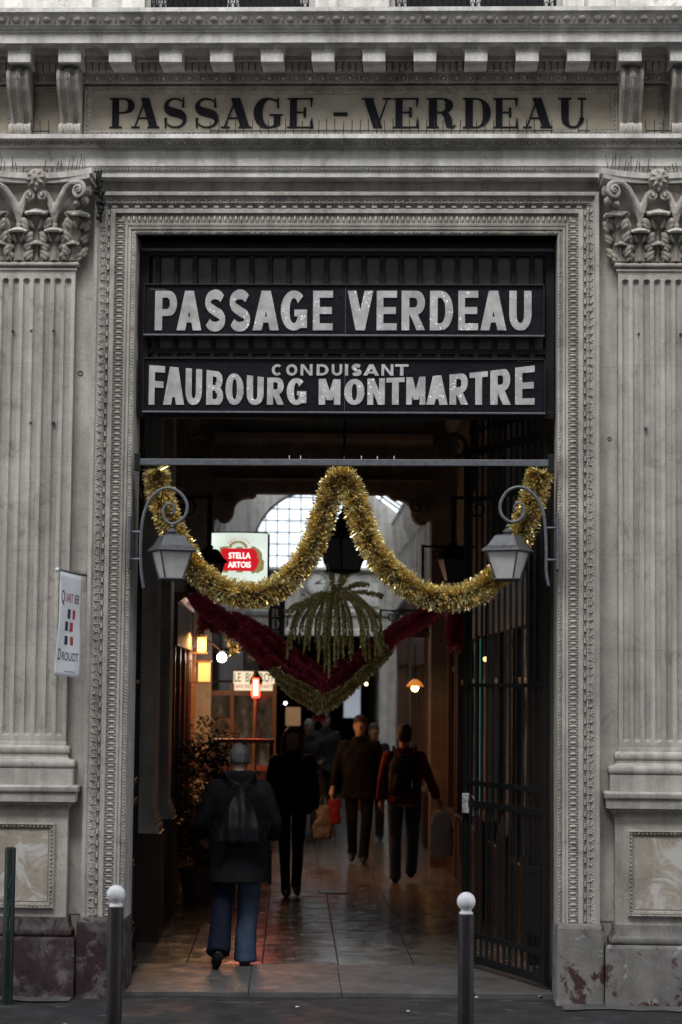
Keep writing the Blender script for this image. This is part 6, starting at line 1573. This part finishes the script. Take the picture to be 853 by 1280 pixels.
def sackmesh(pts_el, vox, folds, amp=.01, n=22):
    mb = MB().ell(pts_el, n)
    R_m = remesh(mb, vox, 2)
    for p in R_m.v:
        a = math.atan2(p.x, 1.0); p += Vector((0, -1, 0))*amp*math.sin(p.x*folds+1.5*noise.noise(p*5))
    return R_m
# 1. the near man walking in, grey cropped hair, long coat, jeans, drawstring sack
def gp(px, py, y): return pat(px, py, y)
c = pat(293, 1205, 1.3)
t1, J1, k1 = person('man walking in with cropped grey hair, long dark coat and blue jeans', c.x+.02, 1.35, rad(4),
    dict(al=(-.15,-.20,.16), kl=(-.115,.02,.50), tl=(-.165,-.12,.02), ar=(.06,.08,.07), tr=(.07,.25,.025), kr=(.085,.08,.50), hl=(-.10,0,.90), hr=(.09,0,.92),
         ch=(-.0,.03,1.24), nk=(.0,.06,1.42), hd=(.0,.095,1.555), sl=(-.175,.03,1.335), sr=(.175,.03,1.335), el=(-.275,-.02,1.10), er=(.275,-.02,1.09), wl=(-.265,.16,.97), wr=(.27,.16,.96)),
    H=1.73, hem=.64, bulk=1.12, legw=1.12, coatc=(.008,.009,.011), legc=(.065,.095,.165), legc_shade=(.006,.010,.024), hairc=(.10,.10,.105), hair='cropped', hood=True, flare=.012)  # left leg of the same jeans coloured darker for shade
SACK = cloth('black_nylon', (.010,.011,.014), .4); SACK.node_tree.nodes['Principled BSDF'].inputs['Roughness'].default_value = .45
o = carried('drawstring_sack', 'black drawstring sack worn on the near man back', 'bag', t1, (0,-.2,1.1))
R_m = sackmesh([(0,-.20,.93,.17,.03),(0,-.235,.96,.175,.055),(0,-.24,1.06,.155,.06),(.0,-.215,1.18,.115,.05),(0,-.17,1.30,.06,.035),(0,-.13,1.37,.02,.02)], .011, 62, .010)
for p in R_m.v: p *= k1
R_m.build('sack', SACK, o, smooth='all')
for s in (-1, 1): MB().tube([Vector(q)*k1 for q in ((s*.01,-.155,1.37),(s*.08,-.12,1.41),(s*.13,-.02,1.475),(s*.15,.08,1.44))], .006, 6).build('cord', SACK, o); MB().tube([Vector(q)*k1 for q in ((s*.165,-.19,.96),(s*.23,-.10,1.05),(s*.235,.02,1.2))], .005, 6).build('cord', SACK, o)
# 2. the woman walking out in a dark toggle coat
c = pat(361, 1112, 6.7)
t2, J2, k2 = person('woman walking out in a black toggle coat and slim black trousers', c.x+.02, 6.7, PI+rad(2),
    dict(al=(-.06,-.10,.12), kl=(-.07,.04,.50), tl=(-.07,.05,.03), ar=(.05,.13,.08), tr=(.05,.29,.03), kr=(.075,.10,.50), el=(-.215,-.03,1.13), er=(.215,-.03,1.13), wl=(-.23,-.02,.87), wr=(.25,.07,.87), hl=(-.085,0,.92), hr=(.085,0,.92)),
    H=1.70, hem=.84, legw=.80, bulk=.95, coatc=(.0035,.0035,.004), legc=(.004,.004,.005), hairc=(.045,.022,.012), hair='long')
for k in range(4):
    z = (1.30-.12*k)*k2; MB().tube([(-.045,.158-.006*k,z),(.0,.166-.006*k,z-.002),(.045,.158-.006*k,z)], [.006,.008,.006], 6).build('toggle', PRN, t2)
# 3. the man in a dark coat coming out, carrying bags
c = pat(449, 1072, 10.8)
t3, J3, k3 = person('man walking out in a long black coat carrying shopping bags', c.x, 10.8, PI-rad(3),
    dict(al=(-.05,.10,.09), kl=(-.09,.07,.50), tl=(-.06,.25,.03), ar=(.08,-.12,.13), tr=(.09,.02,.03), kr=(.09,.02,.50), sl=(-.175,0,1.385), sr=(.175,0,1.385), el=(-.25,-.04,1.15), er=(.275,-.04,1.15), wl=(-.28,.06,.88), wr=(.32,.06,.88)),
    H=1.76, hem=.76, legw=.9, bulk=1.05, coatc=(.0018,.0018,.002), legc=(.0035,.0035,.0045), hairc=(.012,.010,.008), hair='short')
def bag(label, t, x, y, z, w_, h_, d_, m, k, hand=.10):
    o = carried('shopping_bag', label, 'bag', t, (x*k,y*k,z*k))
    mb = MB().ell([(x,y,z-h_,w_*.42,d_*.42),(x,y,z-h_+.02,w_*.5,d_*.5),(x,y,z-h_*.5,w_*.52,d_*.5),(x,y,z-.03,w_*.42,d_*.3),(x,y,z,w_*.36,d_*.15)], 18)
    R_ = remesh(mb, .016, 1)
    for p in R_.v: p += Vector((noise.noise(p*13), noise.noise(p*13+Vector((7,0,0))), 0))*.018; p *= k
    R_.build('bag', m, o, smooth='all')
    for s in (-1, 1): MB().tube([Vector((x+s*w_*.25,y,z-.01))*k, Vector((x+s*.03,y,z+hand*.6))*k, Vector((x,y,z+hand))*k], .005, 5).build('handle', m, o)
BAGW = cloth('translucent_white_plastic', (.5,.52,.55), .2); BAGR = cloth('red_paper', (.16,.012,.018), .2); BAGG = cloth('grey_printed_plastic', (.12,.12,.11), .5)
bag('small red shopping bag held by the walking man', t3, .30, .10, .76, .17, .30, .08, BAGR, k3, .04)
bag('grey printed shopping bag held beside the red one', t3, .43, .10, .68, .24, .40, .12, BAGG, k3, .12)
# 4. person in a red jacket with a dark backpack walking in, white carrier bag
c = pat(507, 1093, 8.2)
t4, J4, k4 = person('person in a red jacket and jeans walking in, dark bushy hair', c.x-.02, 8.2, rad(-3),
    dict(al=(-.09,-.02,.08), kl=(-.10,.03,.50), tl=(-.10,.14,.03), ar=(.08,.10,.13), tr=(.09,.24,.10), kr=(.10,.12,.52), sl=(-.17,0,1.385), sr=(.17,0,1.385), el=(-.23,-.04,1.15), er=(.28,.0,1.15), wl=(-.25,.08,.90), wr=(.38,.04,.92)),
    H=1.70, hem=.87, legw=.95, bulk=1.0, coatc=(.09,.006,.009), legc=(.05,.07,.12), hairc=(.012,.008,.007), hair='short')
o = carried('backpack', 'dark blue backpack on the person in the red jacket', 'backpack', t4, (0,-.25,1.2))
NB = cloth('dark_blue_nylon', (.008,.012,.018), .4)
R_m = remesh(MB().ell([(-.01,-.20,.97,.13,.06),(-.01,-.23,1.00,.165,.10),(-.01,-.235,1.15,.165,.105),(-.01,-.22,1.32,.15,.09),(-.01,-.19,1.42,.10,.06)], 20).ell([(-.01,-.32,1.02,.09,.03),(-.01,-.33,1.10,.11,.045),(-.01,-.32,1.2,.09,.03)], 14), .015, 2)
for p in R_m.v: p *= k4
R_m.build('pack', NB, o, smooth='all')
MB().box(.075,.085,-.36,-.352,1.03,1.11).build('reflective_tab', mat('reflector',(.7,.7,.7),.4), o); MB().box(-.17,-.15,-.345,-.335,1.13,1.20).build('reflective_tab', mat('reflector',(.6,.6,.6),.4), o)
for s in (-1, 1): MB().tube([Vector(q)*k4 for q in ((s*.09,-.16,1.42),(s*.12,-.03,1.50),(s*.13,.13,1.40),(s*.14,.14,1.25))], .016, 6).build('shoulder_strap', NB, o)
bag('white translucent carrier bag held by the person in red', t4, .42, .06, .80, .25, .52, .16, BAGW, k4, .09)
# 5-7. people further back
c = pat(385, 1030, 16.0)
person('distant person with a white cap beyond the toggle coat', c.x, 16.0, PI, dict(wl=(-.2,.25,1.1), wr=(.2,.25,1.1)), H=1.62, hem=.85, coatc=(.03,.03,.035), legc=(.02,.02,.02), hairc=(.2,.2,.2), hair='cap')
c = pat(469, 1010, 14.0)
person('grey haired person in blue half hidden behind the walking man', c.x, 14.6, PI, {}, H=1.60, hem=.85, coatc=(.02,.025,.05), legc=(.02,.02,.02), hairc=(.07,.065,.06), hair='short')
c = pat(407, 1010, 18.0)
person('distant person in dark clothes in the middle of the passage', c.x, 18.5, PI, {}, H=1.70, hem=.80, coatc=(.02,.02,.022), legc=(.015,.015,.015), hairc=(.03,.02,.02), hair='short')
